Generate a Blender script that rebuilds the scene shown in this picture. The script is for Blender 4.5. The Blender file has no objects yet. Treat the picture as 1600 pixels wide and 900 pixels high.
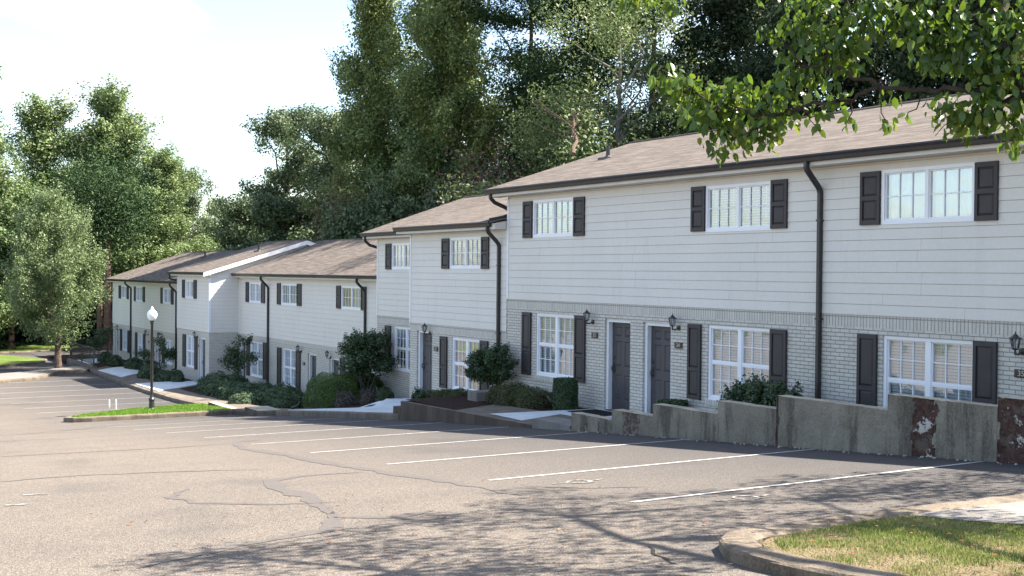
import bpy, math, random
import numpy as np
from mathutils import Vector, Matrix, noise
S = bpy.context.scene
COL = S.collection
R_ = math.radians

# ------------------------------------------------------------------ camera
yaw = math.atan2(.8492, .5285); pit = R_(-.75); roll = .009
F0 = Vector((-math.sin(yaw), math.cos(yaw), 0)); R0 = Vector((math.cos(yaw), math.sin(yaw), 0)); U0 = Vector((0, 0, 1))
Fw = F0*math.cos(pit) + U0*math.sin(pit); Uw = -F0*math.sin(pit) + U0*math.cos(pit)
Rt = R0*math.cos(roll) + Uw*math.sin(roll); Up = Uw*math.cos(roll) - R0*math.sin(roll)
cd = bpy.data.cameras.new("camera"); cam = bpy.data.objects.new("camera", cd); COL.objects.link(cam)
cam.matrix_world = Matrix(((Rt.x, Up.x, -Fw.x, 0), (Rt.y, Up.y, -Fw.y, 0), (Rt.z, Up.z, -Fw.z, 0), (0, 0, 0, 1)))
cd.sensor_width = 36; cd.lens = 1830/1600*36; cd.clip_start = .1; cd.clip_end = 4000
S.camera = cam

# ------------------------------------------------------------------ light
sd = Vector((.30, .79, 1)).normalized()
el = math.asin(sd.z); az = math.atan2(sd.x, sd.y)
w = bpy.data.worlds.new("World"); S.world = w; w.use_nodes = True
nt = w.node_tree; bg = nt.nodes['Background']
sky = nt.nodes.new('ShaderNodeTexSky'); sky.sky_type = 'NISHITA'; sky.sun_disc = False
sky.sun_elevation = el; sky.sun_rotation = az; sky.air_density = 1.0; sky.dust_density = 1.3; sky.ozone_density = 1.0
# a few thin, faint clouds mixed into the sky by direction
tc = nt.nodes.new('ShaderNodeTexCoord'); mpn = nt.nodes.new('ShaderNodeMapping'); mpn.inputs['Scale'].default_value = (1.6, 1.6, 5.5); mpn.inputs['Location'].default_value = (.35, .1, 0)
cn = nt.nodes.new('ShaderNodeTexNoise'); cn.inputs['Scale'].default_value = 1.7; cn.inputs['Detail'].default_value = 6; cn.inputs['Roughness'].default_value = .58
cr_ = nt.nodes.new('ShaderNodeMapRange'); cr_.inputs['From Min'].default_value = .50; cr_.inputs['From Max'].default_value = .72; cr_.inputs['To Max'].default_value = .75
mxn = nt.nodes.new('ShaderNodeMix'); mxn.data_type = 'RGBA'; mxn.inputs[7].default_value = (5.2, 5.2, 5.2, 1)
nt.links.new(tc.outputs['Generated'], mpn.inputs[0]); nt.links.new(mpn.outputs[0], cn.inputs['Vector']); nt.links.new(cn.outputs[0], cr_.inputs['Value'])
nt.links.new(cr_.outputs[0], mxn.inputs[0]); nt.links.new(sky.outputs[0], mxn.inputs[6]); nt.links.new(mxn.outputs[2], bg.inputs[0]); bg.inputs[1].default_value = .064
ld = bpy.data.lights.new("sun", 'SUN'); ld.energy = 3.6; ld.angle = R_(.53); ld.color = (1, .93, .82)
so = bpy.data.objects.new("sun", ld); COL.objects.link(so)
so.rotation_euler = sd.to_track_quat('Z', 'Y').to_euler()
S.view_settings.view_transform = 'Standard'; S.view_settings.look = 'None'
S.view_settings.gamma = 1; S.view_settings.use_curve_mapping = False
S.view_settings.exposure = 2.62
S.render.engine = 'CYCLES'
S.cycles.max_bounces = 6; S.cycles.transparent_max_bounces = 8

# ------------------------------------------------------------------ materials
MATS = {}
class NT:
    def __init__(s, name):
        s.m = bpy.data.materials.new(name); s.m.use_nodes = True; s.t = s.m.node_tree
        s.b = s.t.nodes['Principled BSDF']; s.o = s.t.nodes['Material Output']
    def n(s, typ, **k):
        nd = s.t.nodes.new('ShaderNode'+typ)
        for a, v in k.items():
            if a.startswith('i_'):
                key = a[2:]; key = int(key) if key.isdigit() else key.replace('_', ' ')
                if isinstance(v, bpy.types.NodeSocket): s.t.links.new(v, nd.inputs[key])
                else: nd.inputs[key].default_value = v
            else: setattr(nd, a, v)
        return nd
    def l(s, a, b): s.t.links.new(a, b)
    def pos(s): return s.n('TexCoord').outputs['Object']
    def noise(s, vec, scale, detail=4, rough=.55):
        return s.n('TexNoise', i_Vector=vec, i_Scale=scale, i_Detail=detail, i_Roughness=rough).outputs[0]
    def ramp(s, fac, stops):
        r = s.n('ValToRGB'); s.l(fac, r.inputs[0]); e = r.color_ramp.elements
        while len(e) > 1: e.remove(e[-1])
        e[0].position = stops[0][0]; e[0].color = c4(stops[0][1])
        for p, c in stops[1:]:
            x = e.new(p); x.color = c4(c)
        return r.outputs[0]
    def mix(s, fac, a, b, mode='MIX'):
        m = s.n('Mix', data_type='RGBA', blend_type=mode)
        for i, v in ((0, fac), (6, a), (7, b)):
            if isinstance(v, bpy.types.NodeSocket): s.l(v, m.inputs[i])
            else: m.inputs[i].default_value = v if i == 0 else c4(v)
        return m.outputs[2]
    def math(s, op, a, b=0.):
        m = s.n('Math', operation=op)
        for i, v in enumerate((a, b)):
            if isinstance(v, bpy.types.NodeSocket): s.l(v, m.inputs[i])
            else: m.inputs[i].default_value = v
        return m.outputs[0]
    def bump(s, h, dist=.01, strength=1.):
        b = s.n('Bump', i_Height=h, i_Distance=dist, i_Strength=strength); s.l(b.outputs[0], s.b.inputs['Normal'])
    def color(s, c, rough=.8, spec=.3):
        if isinstance(c, bpy.types.NodeSocket): s.l(c, s.b.inputs['Base Color'])
        else: s.b.inputs['Base Color'].default_value = c4(c)
        if isinstance(rough, bpy.types.NodeSocket): s.l(rough, s.b.inputs['Roughness'])
        else: s.b.inputs['Roughness'].default_value = rough
        s.b.inputs['Specular IOR Level'].default_value = spec
        return s
def c4(c): 
    if isinstance(c, (int, float)): return (c, c, c, 1)
    return (c[0], c[1], c[2], 1)
def reg(k, t): MATS[k] = t.m; return t.m

def simple(key, c, rough=.6, spec=.3, var=.12, scale=6, bump=0):
    t = NT(key); n = t.noise(t.pos(), scale, 4)
    a = tuple(v*(1-var) for v in c); b = tuple(min(1, v*(1+var)) for v in c)
    t.color(t.ramp(n, [(.3, a), (.7, b)]), rough, spec)
    if bump: t.bump(t.noise(t.pos(), scale*8, 3), bump)
    return reg(key, t)

simple('white_trim', (.74, .75, .77), .45, .4, .05, 3)
simple('white_vinyl', (.80, .81, .85), .35, .5, .03, 3)
simple('black_metal', (.028, .026, .028), .38, .5, .2, 8)
simple('shutter', (.040, .034, .036), .55, .4, .12, 5)
simple('door_paint', (.060, .055, .060), .5, .4, .08, 4)
simple('soffit', (.62, .60, .55), .7, .2, .05, 3)
simple('blind', (.90, .93, .96), .6, .3, .05, 2)
simple('curtain', (.82, .82, .80), .9, .1, .1, 4)
simple('peach_curtain', (.62, .48, .40), .9, .1, .1, 4)
simple('interior', (.10, .09, .085), .9, .1, .2, 1)
simple('dark_mat', (.02, .02, .022), .95, .1, .3, 20, .003)
simple('plate', (.030, .018, .016), .4, .5, .1, 10)
simple('plate_digit', (.45, .43, .38), .4, .5, .02, 10)
simple('brass', (.10, .08, .06), .35, .5, .1, 10)
simple('globe', (.85, .87, .88), .25, .5, .02, 3)
simple('marker_white', (.8, .8, .8), .5, .4, .05, 9)
simple('green_plastic', (.015, .04, .03), .4, .4, .1, 9)
simple('mulch', (.050, .030, .022), .95, .1, .6, 22, .03)
simple('bark', (.115, .085, .065), .95, .1, .45, 9, .03)
simple('bark_dark', (.045, .036, .030), .95, .1, .4, 12, .01)
simple('bark_red', (.20, .125, .095), .95, .1, .4, 7, .03)
simple('bark_pale', (.17, .155, .135), .95, .1, .35, 7, .02)
simple('stone', (.17, .14, .12), .9, .2, .4, 5, .02)
simple('far_wall', (.40, .36, .30), .9, .2, .1, 2)

def siding():
    t = NT('siding'); p = t.pos()
    n = t.noise(p, .7, 3); n2 = t.noise(p, 14, 3)
    c = t.ramp(n, [(.25, (.645, .618, .57)), (.75, (.70, .672, .62))])
    c = t.mix(.10, c, t.ramp(n2, [(.3, (.52, .50, .46)), (.7, (.76, .74, .70))]))
    ms = t.n('Mapping', i_Vector=p, i_Scale=(2.2, 2.2, .22)); n4 = t.noise(ms.outputs[0], 1., 5, .7)
    c = t.mix(t.ramp(n4, [(.54, 0.), (.76, .16)]), c, (.44, .42, .37)); n5 = t.noise(p, 1.6, 2)
    t.color(c, .62, .3); t.bump(t.math('ADD', t.math('MULTIPLY', n2, .12), n5), .012)
    return reg('siding', t)
siding()
simple('siding_joint', (.43, .415, .385), .9, .1, .15, 3)  # darker than the boards: joint dirt plus the laps' shadow lines put into colour

def brickmat(key, bw, rh, off):
    t = NT(key); p = t.pos()
    s = t.n('SeparateXYZ', i_0=p)
    u = t.math('ADD', s.outputs[0], s.outputs[1])
    wob = t.noise(p, 3.0, 2)
    v = t.math('ADD', s.outputs[2], t.math('MULTIPLY', t.math('SUBTRACT', wob, .5), .006))
    cv = t.n('CombineXYZ'); t.l(u, cv.inputs[0]); t.l(v, cv.inputs[1])
    b = t.n('TexBrick', offset=off, offset_frequency=2, i_Vector=cv.outputs[0], i_Scale=1., i_Mortar_Size=.0075, i_Mortar_Smooth=.3, i_Bias=0., i_Brick_Width=bw, i_Row_Height=rh)
    b.inputs['Color1'].default_value = c4((.64, .60, .53)); b.inputs['Color2'].default_value = c4((.52, .49, .435)); b.inputs['Mortar'].default_value = c4((.19, .178, .155))
    n = t.noise(p, 1.1, 5); n2 = t.noise(p, 35, 3)
    c = t.mix(.22, b.outputs[0], t.ramp(n, [(.3, (.50, .47, .42)), (.7, (.64, .61, .55))]))
    c = t.mix(.16, c, t.ramp(n2, [(.35, (.22, .215, .2)), (.6, (.6, .59, .56))]))
    t.color(c, .75, .25)
    h = t.math('ADD', t.math('MULTIPLY', t.math('SUBTRACT', 1., b.outputs[1]), 1.), t.math('MULTIPLY', n2, .25))
    t.bump(h, .009)
    return reg(key, t)
brickmat('brick', .203, .0677, .5)
brickmat('brick_soldier', .0677, .21, 0.)

def shingles():
    t = NT('shingles'); p = t.pos()
    s = t.n('SeparateXYZ', i_0=p)
    cv = t.n('CombineXYZ'); t.l(s.outputs[0], cv.inputs[0]); t.l(t.math('MULTIPLY', s.outputs[1], 1.05), cv.inputs[1])
    b = t.n('TexBrick', offset=.37, offset_frequency=2, i_Vector=cv.outputs[0], i_Scale=1., i_Mortar_Size=.013, i_Mortar_Smooth=.1, i_Bias=-.1, i_Brick_Width=.45, i_Row_Height=.143)
    b.inputs['Color1'].default_value = c4((.150, .125, .107)); b.inputs['Color2'].default_value = c4((.065, .054, .046)); b.inputs['Mortar'].default_value = c4((.03, .024, .02))
    mp = t.n('Mapping', i_Vector=cv.outputs[0], i_Scale=(1.3, 6.9, 1)); n3 = t.noise(mp.outputs[0], 1., 3, .7)
    n = t.noise(p, .6, 5); n2 = t.noise(p, 60, 2)
    c = t.mix(.25, b.outputs[0], t.ramp(n, [(.3, (.085, .070, .060)), (.7, (.135, .113, .098))]))
    c = t.mix(.55, c, t.ramp(n3, [(.36, (.030, .025, .022)), (.5, (.090, .075, .065)), (.64, (.190, .160, .140))]))
    c = t.mix(.22, c, t.ramp(n2, [(.35, (.06, .048, .04)), (.65, (.27, .225, .195))]))
    t.color(c, .92, .15)
    t.bump(t.math('ADD', t.math('SUBTRACT', 1., b.outputs[1]), t.math('MULTIPLY', n2, .4)), .012)
    return reg('shingles', t)
shingles()

def glass():
    t = NT('glass'); t.t.nodes.remove(t.b)
    tr = t.n('BsdfTransparent', i_Color=c4((.90, .94, .97))); gl = t.n('BsdfGlossy', i_Roughness=.015, i_Color=c4((.92, .97, 1)))
    bn = t.n('Bump', i_Height=t.noise(t.pos(), 1.8, 2), i_Distance=.012, i_Strength=.6); t.l(bn.outputs[0], gl.inputs['Normal'])
    fr = t.n('Fresnel', i_IOR=1.55)
    f = t.math('ADD', t.math('MULTIPLY', fr.outputs[0], 1.9), .19)
    m = t.n('MixShader'); t.l(f, m.inputs[0]); t.l(tr.outputs[0], m.inputs[1]); t.l(gl.outputs[0], m.inputs[2])
    t.l(m.outputs[0], t.o.inputs[0]); return reg('glass', t)
glass()

def asphalt():
    t = NT('asphalt'); p = t.pos()
    big = t.noise(p, .16, 5, .6); mid = t.noise(p, 1.1, 5, .65)
    st = t.n('Mapping', i_Vector=p, i_Scale=(.9, .16, 1)); band = t.noise(st.outputs[0], .8, 4, .6)
    sp = t.n('TexVoronoi', i_Vector=p, i_Scale=75.); fine = t.noise(p, 150, 2)
    c = t.ramp(big, [(.30, (.086, .074, .065)), (.55, (.128, .106, .087)), (.75, (.170, .134, .100))])
    c = t.mix(.45, c, t.ramp(mid, [(.3, (.080, .070, .062)), (.7, (.155, .127, .102))]))
    c = t.mix(.35, c, t.ramp(band, [(.35, (.066, .060, .057)), (.6, (.150, .124, .101))]))
    # aggregate of pale stones in darker binder
    c = t.mix(.50, c, t.ramp(sp.outputs['Color'], [(.15, (.035, .031, .029)), (.5, (.105, .09, .077)), (.85, (.27, .225, .185))]))
    c = t.mix(.2, c, t.ramp(fine, [(.35, (.032, .028, .026)), (.65, (.23, .20, .17))]))
    # thin dark stains (oil) in the stalls
    ol = t.noise(p, .45, 2); c = t.mix(t.ramp(ol, [(.56, 0.), (.74, .55)]), c, (.058, .055, .053))
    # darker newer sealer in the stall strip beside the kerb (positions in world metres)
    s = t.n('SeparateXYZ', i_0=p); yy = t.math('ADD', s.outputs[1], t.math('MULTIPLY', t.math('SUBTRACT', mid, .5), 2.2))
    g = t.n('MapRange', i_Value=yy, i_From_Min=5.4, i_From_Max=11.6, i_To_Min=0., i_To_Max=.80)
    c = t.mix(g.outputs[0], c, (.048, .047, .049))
    t.color(c, .9, .2)
    t.bump(t.math('ADD', t.math('MULTIPLY', sp.outputs[0], 1.), t.math('MULTIPLY', fine, .5)), .006)
    return reg('asphalt', t)
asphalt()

def concrete(key, a, b, stain, fine=.25):
    t = NT(key); p = t.pos()
    n = t.noise(p, .9, 6, .62); n2 = t.noise(p, 45, 3); st = t.n('Mapping', i_Vector=p, i_Scale=(3.2, 3.2, .5)); n3 = t.noise(st.outputs[0], 1., 5, .65)
    c = t.ramp(n, [(.3, a), (.7, b)])
    c = t.mix(t.ramp(n3, [(.40, 0.), (.62, .85)]), c, stain)
    c = t.mix(fine, c, t.ramp(n2, [(.35, tuple(v*.45 for v in a)), (.65, tuple(min(1, v*1.4) for v in b))]))
    t.color(c, .88, .2); t.bump(t.math('ADD', n2, n3), .006); return reg(key, t)
concrete('kerb_concrete', (.125, .100, .075), (.215, .172, .128), (.055, .045, .037))
concrete('old_concrete', (.135, .112, .09), (.20, .165, .13), (.07, .058, .048))
concrete('new_concrete', (.50, .53, .55), (.60, .63, .65), (.44, .46, .47), .1)
concrete('pad_concrete', (.16, .15, .138), (.22, .205, .19), (.13, .12, .11), .2)
def wallc():
    t = NT('wall_concrete'); p = t.pos()
    st = t.n('Mapping', i_Vector=p, i_Scale=(2.6, 2.6, .35)); n3 = t.noise(st.outputs[0], 1., 6, .7); n = t.noise(p, 1.5, 6, .65); n2 = t.noise(p, 30, 4, .6)
    c = t.ramp(n, [(.3, (.13, .117, .094)), (.5, (.205, .185, .150)), (.7, (.28, .255, .205))])
    c = t.mix(t.ramp(n3, [(.40, .8), (.5, 0.)]), c, (.055, .05, .042))
    c = t.mix(t.ramp(n3, [(.60, 0.), (.68, .55)]), c, (.27, .255, .225))
    s = t.n('SeparateXYZ', i_0=p); g = t.n('MapRange', i_Value=t.math('ADD', s.outputs[2], t.math('MULTIPLY', n, .3)), i_From_Min=.15, i_From_Max=.45, i_To_Min=.55, i_To_Max=0.)
    c = t.mix(.25, c, t.ramp(n2, [(.35, (.04, .036, .03)), (.65, (.26, .24, .2))]))
    t.color(c, .9, .2); t.bump(t.math('ADD', n2, n), .012); return reg('wall_concrete', t)
wallc()
concrete('cap_concrete', (.33, .29, .22), (.46, .41, .31), (.17, .15, .12))
concrete('brown_block', (.075, .058, .048), (.12, .095, .078), (.045, .036, .03))

def patchy():   # old brick where the render has fallen away, with remnants of white paint
    t = NT('bare_brick'); p = t.pos(); n = t.noise(p, 5.5, 6, .7); n2 = t.noise(p, 16, 4)
    c = t.ramp(n2, [(.3, (.030, .020, .017)), (.7, (.095, .052, .042))])
    c = t.mix(t.ramp(n, [(.57, 0.), (.60, 1.)]), c, (.42, .40, .37))
    c = t.mix(t.ramp(t.noise(p, 3.1, 5, .7), [(.55, 0.), (.6, .8)]), c, (.10, .085, .072))
    t.color(c, .9, .2); t.bump(t.math('ADD', n, n2), .02); return reg('bare_brick', t)
patchy()
t = NT('crumbled'); n = t.noise(t.pos(), 14, 6, .75); t.color(t.ramp(n, [(.35, (.035, .028, .024)), (.5, (.12, .095, .078)), (.62, (.22, .19, .165)), (.7, (.34, .32, .29))]), .9, .2); t.bump(n, .03); reg('crumbled', t)

def paint_line():
    t = NT('road_paint'); p = t.pos(); n = t.noise(p, 7, 6, .7); n2 = t.noise(p, 80, 2)
    c = t.mix(t.ramp(n, [(.42, .85), (.66, .1)]), (.115, .10, .088), (.42, .42, .41))
    c = t.mix(.3, c, t.ramp(n2, [(.4, (.2, .18, .16)), (.6, (.8, .8, .8))]))
    t.color(c, .8, .2); return reg('road_paint', t)
paint_line()
t = NT('faded_paint'); n = t.noise(t.pos(), 16, 5, .7); t.color(t.ramp(n, [(.45, (.11, .095, .082)), (.62, (.30, .29, .28))]), .85, .2); reg('faded_paint', t)
t = NT('seal_tar'); n = t.noise(t.pos(), 30, 4)
t.color(t.ramp(n, [(.3, (.072, .065, .060)), (.7, (.106, .090, .078))]), .75, .3); reg('seal_tar', t)
t = NT('crack_dark'); t.color((.03, .027, .025), .9, .1); reg('crack_dark', t)

def grassmat(key, stops, sc=2.5, blade=True):
    t = NT(key); p = t.pos(); n = t.noise(p, sc, 5, .6); n2 = t.noise(p, 40, 3)
    c = t.ramp(n, stops); c = t.mix(.35, c, t.ramp(n2, [(.3, tuple(v*.5 for v in stops[0][1])), (.7, stops[-1][1])]))
    t.color(c, .9, .1)
    if blade: t.bump(n2, .05)
    return reg(key, t)
grassmat('lawn', [(.3, (.075, .12, .022)), (.5, (.11, .165, .032)), (.7, (.15, .19, .055))], 1.2)
grassmat('ground_soil', [(.3, (.05, .055, .02)), (.6, (.09, .075, .04)), (.8, (.11, .12, .04))], .4)
grassmat('dry_soil', [(.3, (.12, .085, .052)), (.5, (.20, .145, .09)), (.7, (.16, .15, .07))], 3)

def blade(key, cols):
    t = NT(key); g = t.n('NewGeometry'); r = g.outputs['Random Per Island']
    n = t.noise(t.pos(), 2.2, 3)
    f = t.math('ADD', t.math('MULTIPLY', r, .5), t.math('MULTIPLY', n, .62))
    c = t.ramp(f, cols); t.color(c, .6, .25)
    tl = t.n('BsdfTranslucent'); t.l(c, tl.inputs[0]); m = t.n('MixShader', i_0=.35)
    t.l(t.b.outputs[0], m.inputs[1]); t.l(tl.outputs[0], m.inputs[2]); t.l(m.outputs[0], t.o.inputs[0]); return reg(key, t)
blade('grass_blade', [(.25, (.085, .135, .025)), (.48, (.17, .22, .05)), (.66, (.26, .27, .10)), (.85, (.36, .29, .17))])
blade('grass_bright', [(.3, (.10, .19, .02)), (.6, (.14, .25, .03)), (.85, (.19, .30, .05))])

def leaf(key, cols, trans=.3, rough=.5, spec=.4, tcol=None, sc=.5):
    t = NT(key); g = t.n('NewGeometry'); r = g.outputs['Random Per Island']
    n = t.noise(t.pos(), sc, 3)
    f = t.math('ADD', t.math('MULTIPLY', r, .5), t.math('MULTIPLY', n, .55))
    c = t.ramp(f, cols); t.color(c, rough, spec)
    tl = t.n('BsdfTranslucent')
    t.l(t.mix(.5, c, tcol) if tcol else c, tl.inputs[0]); m = t.n('MixShader', i_0=trans)
    t.l(t.b.outputs[0], m.inputs[1]); t.l(tl.outputs[0], m.inputs[2]); t.l(m.outputs[0], t.o.inputs[0]); return reg(key, t)
leaf('leaf_gum', [(.25, (0.081, 0.130, 0.047)), (.5, (0.146, 0.205, 0.073)), (.8, (0.240, 0.296, 0.117))], .3, .52, .35)
leaf('leaf_tulip', [(.25, (.080, .118, .036)), (.5, (.170, .220, .068)), (.8, (.30, .345, .115))], .40, .5, .4)
leaf('leaf_oak', [(.25, (0.052, 0.085, 0.039)), (.5, (0.090, 0.129, 0.057)), (.8, (0.144, 0.184, 0.085))], .25, .52, .35)
leaf('leaf_pine', [(.25, (0.022, 0.048, 0.022)), (.5, (0.042, 0.078, 0.031)), (.8, (0.072, 0.114, 0.048))], .15, .75, .12)
leaf('leaf_dark', [(.25, (.016, .028, .014)), (.5, (.030, .048, .022)), (.8, (.052, .074, .034))], .12, .75, .12)
leaf('leaf_willow', [(.25, (0.073, 0.116, 0.037)), (.5, (0.128, 0.176, 0.062)), (.8, (0.207, 0.249, 0.097))], .35, .52, .35)
leaf('leaf_bright', [(.25, (.060, .125, .018)), (.5, (.11, .20, .028)), (.8, (.18, .28, .05))], .4)
leaf('leaf_maple', [(.25, (0.094, 0.140, 0.056)), (.5, (0.147, 0.203, 0.083)), (.8, (0.231, 0.285, 0.131))], .3, .52, .35)
leaf('leaf_far', [(.25, (0.110, 0.154, 0.066)), (.5, (0.154, 0.209, 0.094)), (.8, (0.209, 0.259, 0.132))], .3)
leaf('leaf_dead', [(.3, (.050, .020, .014)), (.55, (.105, .050, .035)), (.8, (.13, .085, .055))], .1)
leaf('leaf_tan', [(.3, (.10, .09, .035)), (.55, (.16, .13, .06)), (.8, (.20, .17, .08))], .2)
leaf('leaf_pear', [(.22, (.026, .060, .010)), (.45, (.050, .105, .015)), (.68, (.088, .155, .022)), (.84, (.22, .25, .04))], .40, .36, .5, (.16, .24, .016), 2.)
leaf('leaf_shrub', [(.3, (.028, .056, .022)), (.55, (.050, .090, .034)), (.8, (.085, .135, .052))], .2, .4, .5, sc=2.)
leaf('leaf_box', [(.3, (.045, .085, .018)), (.55, (.080, .140, .028)), (.8, (.125, .200, .045))], .2, .5, .4, sc=2.)
leaf('leaf_low', [(.3, (.045, .060, .020)), (.55, (.075, .090, .030)), (.8, (.115, .125, .050))], .2, .6, .3, sc=3.)
leaf('leaf_spread', [(.3, (.050, .085, .042)), (.55, (.082, .130, .062)), (.8, (.13, .185, .095))], .2, .6, .3, sc=2.)
leaf('leaf_grey', [(.3, (.09, .080, .072)), (.55, (.15, .135, .12)), (.8, (.23, .21, .19))], .1, .8, .2, sc=2.)
leaf('litter', [(.3, (.10, .03, .015)), (.6, (.20, .09, .04)), (.9, (.26, .20, .12))], .1, .8, .2, sc=2.)

# ------------------------------------------------------------------ builders
def tag(o, label=None, cat=None, group=None, kind=None):
    if label: o['label'] = label
    if cat: o['category'] = cat
    if group: o['group'] = group
    if kind: o['kind'] = kind
    return o
ORG = {}
def thing(name, loc, label, cat, group=None):
    o = bpy.data.objects.new(name, None); COL.objects.link(o); o.location = loc; o.empty_display_size = .3
    ORG[o.name] = Vector(loc); return tag(o, label, cat, group)

class MB:
    def __init__(s): s.v = []; s.f = []; s.m = []
    def face(s, pts, mi=0):
        k = len(s.v); s.v += [tuple(p) for p in pts]; s.f.append(tuple(range(k, k+len(pts)))); s.m.append(mi)
    def box(s, x0, x1, y0, y1, z0, z1, mi=0):
        k = len(s.v)
        s.v += [(x0,y0,z0),(x1,y0,z0),(x1,y1,z0),(x0,y1,z0),(x0,y0,z1),(x1,y0,z1),(x1,y1,z1),(x0,y1,z1)]
        for f in ((0,3,2,1),(4,5,6,7),(0,1,5,4),(1,2,6,5),(2,3,7,6),(3,0,4,7)):
            s.f.append(tuple(k+i for i in f)); s.m.append(mi)
    def prism(s, prof, x0, x1, mi=0):      # profile in (y,z) extruded along x
        n = len(prof); k = len(s.v)
        s.v += [(x0, p[0], p[1]) for p in prof] + [(x1, p[0], p[1]) for p in prof]
        for i in range(n): s.f.append((k+i, k+(i+1)%n, k+n+(i+1)%n, k+n+i)); s.m.append(mi)
        s.f.append(tuple(k+i for i in reversed(range(n)))); s.m.append(mi)
        s.f.append(tuple(k+n+i for i in range(n))); s.m.append(mi)
    def tube(s, pts, rad, n=8, mi=0, cap=True, sq=None):
        pts = [Vector(p) for p in pts]; k0 = len(s.v)
        if not hasattr(rad, '__len__'): rad = [rad]*len(pts)
        ref = Vector((1, 0, 0)) if sq else None
        for i, p in enumerate(pts):
            d = (pts[min(i+1, len(pts)-1)] - pts[max(i-1, 0)]).normalized()
            if sq: a = ref
            else:
                a = Vector((0, 0, 1)) if abs(d.z) < .9 else Vector((1, 0, 0))
                if i: a = pa
                a = (a - d*a.dot(d)).normalized()
            pa = a; b = d.cross(a).normalized()
            for j in range(n):
                th = 2*math.pi*(j+.5)/n
                if sq:
                    ca, sb = math.cos(th), math.sin(th); e = .35
                    ca = math.copysign(abs(ca)**e, ca); sb = math.copysign(abs(sb)**e, sb)
                    s.v.append(tuple(p + a*ca*sq[0] + b*sb*sq[1]))
                else: s.v.append(tuple(p + a*math.cos(th)*rad[i] + b*math.sin(th)*rad[i]))
        for i in range(len(pts)-1):
            for j in range(n):
                s.f.append((k0+i*n+j, k0+i*n+(j+1)%n, k0+(i+1)*n+(j+1)%n, k0+(i+1)*n+j)); s.m.append(mi)
        if cap:
            s.f.append(tuple(k0+j for j in reversed(range(n)))); s.m.append(mi)
            e = k0+(len(pts)-1)*n; s.f.append(tuple(e+j for j in range(n))); s.m.append(mi)
    def lathe(s, c, prof, n=16, mi=0):     # prof [(r,z)]
        k = len(s.v)
        for r, z in prof:
            for j in range(n):
                th = 2*math.pi*j/n; s.v.append((c[0]+r*math.cos(th), c[1]+r*math.sin(th), c[2]+z))
        for i in range(len(prof)-1):
            for j in range(n): s.f.append((k+i*n+j, k+i*n+(j+1)%n, k+(i+1)*n+(j+1)%n, k+(i+1)*n+j)); s.m.append(mi)
    def build(s, name, mats, parent=None, org=(0,0,0), smooth=False, bevel=0):
        if isinstance(mats, str): mats = [mats]
        me = bpy.data.meshes.new(name)
        if parent is not None and parent.name in ORG: org = ORG[parent.name]
        ox, oy, oz = org
        me.from_pydata([(a-ox, b-oy, c-oz) for a, b, c in s.v], [], s.f); me.update()
        for m in mats: me.materials.append(MATS[m])
        me.polygons.foreach_set('material_index', s.m)
        if smooth: me.polygons.foreach_set('use_smooth', [True]*len(s.f))
        o = bpy.data.objects.new(name, me); COL.objects.link(o)
        if parent is not None: o.parent = parent; ORG[o.name] = Vector(org)
        else: o.location = org; ORG[o.name] = Vector(org)
        if bevel:
            b = o.modifiers.new('bevel', 'BEVEL'); b.width = bevel; b.segments = 2; b.limit_method = 'ANGLE'
        return o

def np_mesh(name, V, F, mat, parent=None, smooth=False, loc=None):
    me = bpy.data.meshes.new(name); V = np.asarray(V, np.float32); F = np.asarray(F, np.int32)
    me.vertices.add(len(V)); me.vertices.foreach_set('co', V.ravel())
    n = F.shape[1]; me.loops.add(F.size); me.loops.foreach_set('vertex_index', F.ravel())
    me.polygons.add(len(F)); me.polygons.foreach_set('loop_start', np.arange(0, F.size, n, dtype=np.int32))
    me.polygons.foreach_set('loop_total', np.full(len(F), n, np.int32))
    me.materials.append(MATS[mat]); me.update(calc_edges=True)
    if smooth: me.polygons.foreach_set('use_smooth', [True]*len(F))
    o = bpy.data.objects.new(name, me); COL.objects.link(o)
    if parent is not None: o.parent = parent; ORG[o.name] = ORG[parent.name]
    if loc is not None: o.location = loc; ORG[o.name] = Vector(loc)
    return o

# ------------------------------------------------------------------ terrain
PX = [-200,-120,-80,-64,-55,-50,-45,-40,-36,-32.6,-29.8,-24.4,-19.9,-17.8,-15.7,-11.4,-8.5,-4,0,6,30,200]
PZ = [-5.8,-5.6,-5.5,-5.42,-5.36,-5.26,-5.1,-4.86,-4.63,-4.24,-3.97,-3.46,-3.09,-2.92,-2.75,-2.43,-2.2,-1.87,-1.6,-1.42,-1.2,-1.]
def P(x):
    return float(np.interp([x-1.2, x-.4, x+.4, x+1.2], PX, PZ).mean())
def lot(x, y): return P(x) + .004*min(max(12.4-y, -4), 45)
KX = [-80,-64.2,-52.5,-42.7,-38,30]; KY = [13.8,13.7,13.2,12.65,12.4,12.4]
def kerby(x): return float(np.interp(x, KX, KY))
FX = [-76,-59,-57.7,-52.6,-40,-37,-35,-31,-30,-24.8]; FZ = [-5.5,-5.45,-5.25,-5.22,-5.15,-4.95,-4.15,-3.85,-3.62,-3.62]
YX = [-76,-58,-57.9,-52.8,-52.7,-35.2,-35,-30,-29.9,0]; YY = [17.6,17.6,16.5,16.5,17.9,17.9,16.6,16.6,15.27,15.27]
def yard(x, y):
    if x > -24.85: return -3.02
    k = kerby(x); zk = lot(x, k) + .13; fl = float(np.interp(x, FX, FZ)); yf = float(np.interp(x, YX, YY))
    t_ = (y-k-1.35)/max(.5, (yf-k-2.2)); t_ = min(max(t_, 0), 1); t_ = t_*t_*(3-2*t_)
    return zk*(1-t_) + fl*t_

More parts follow.
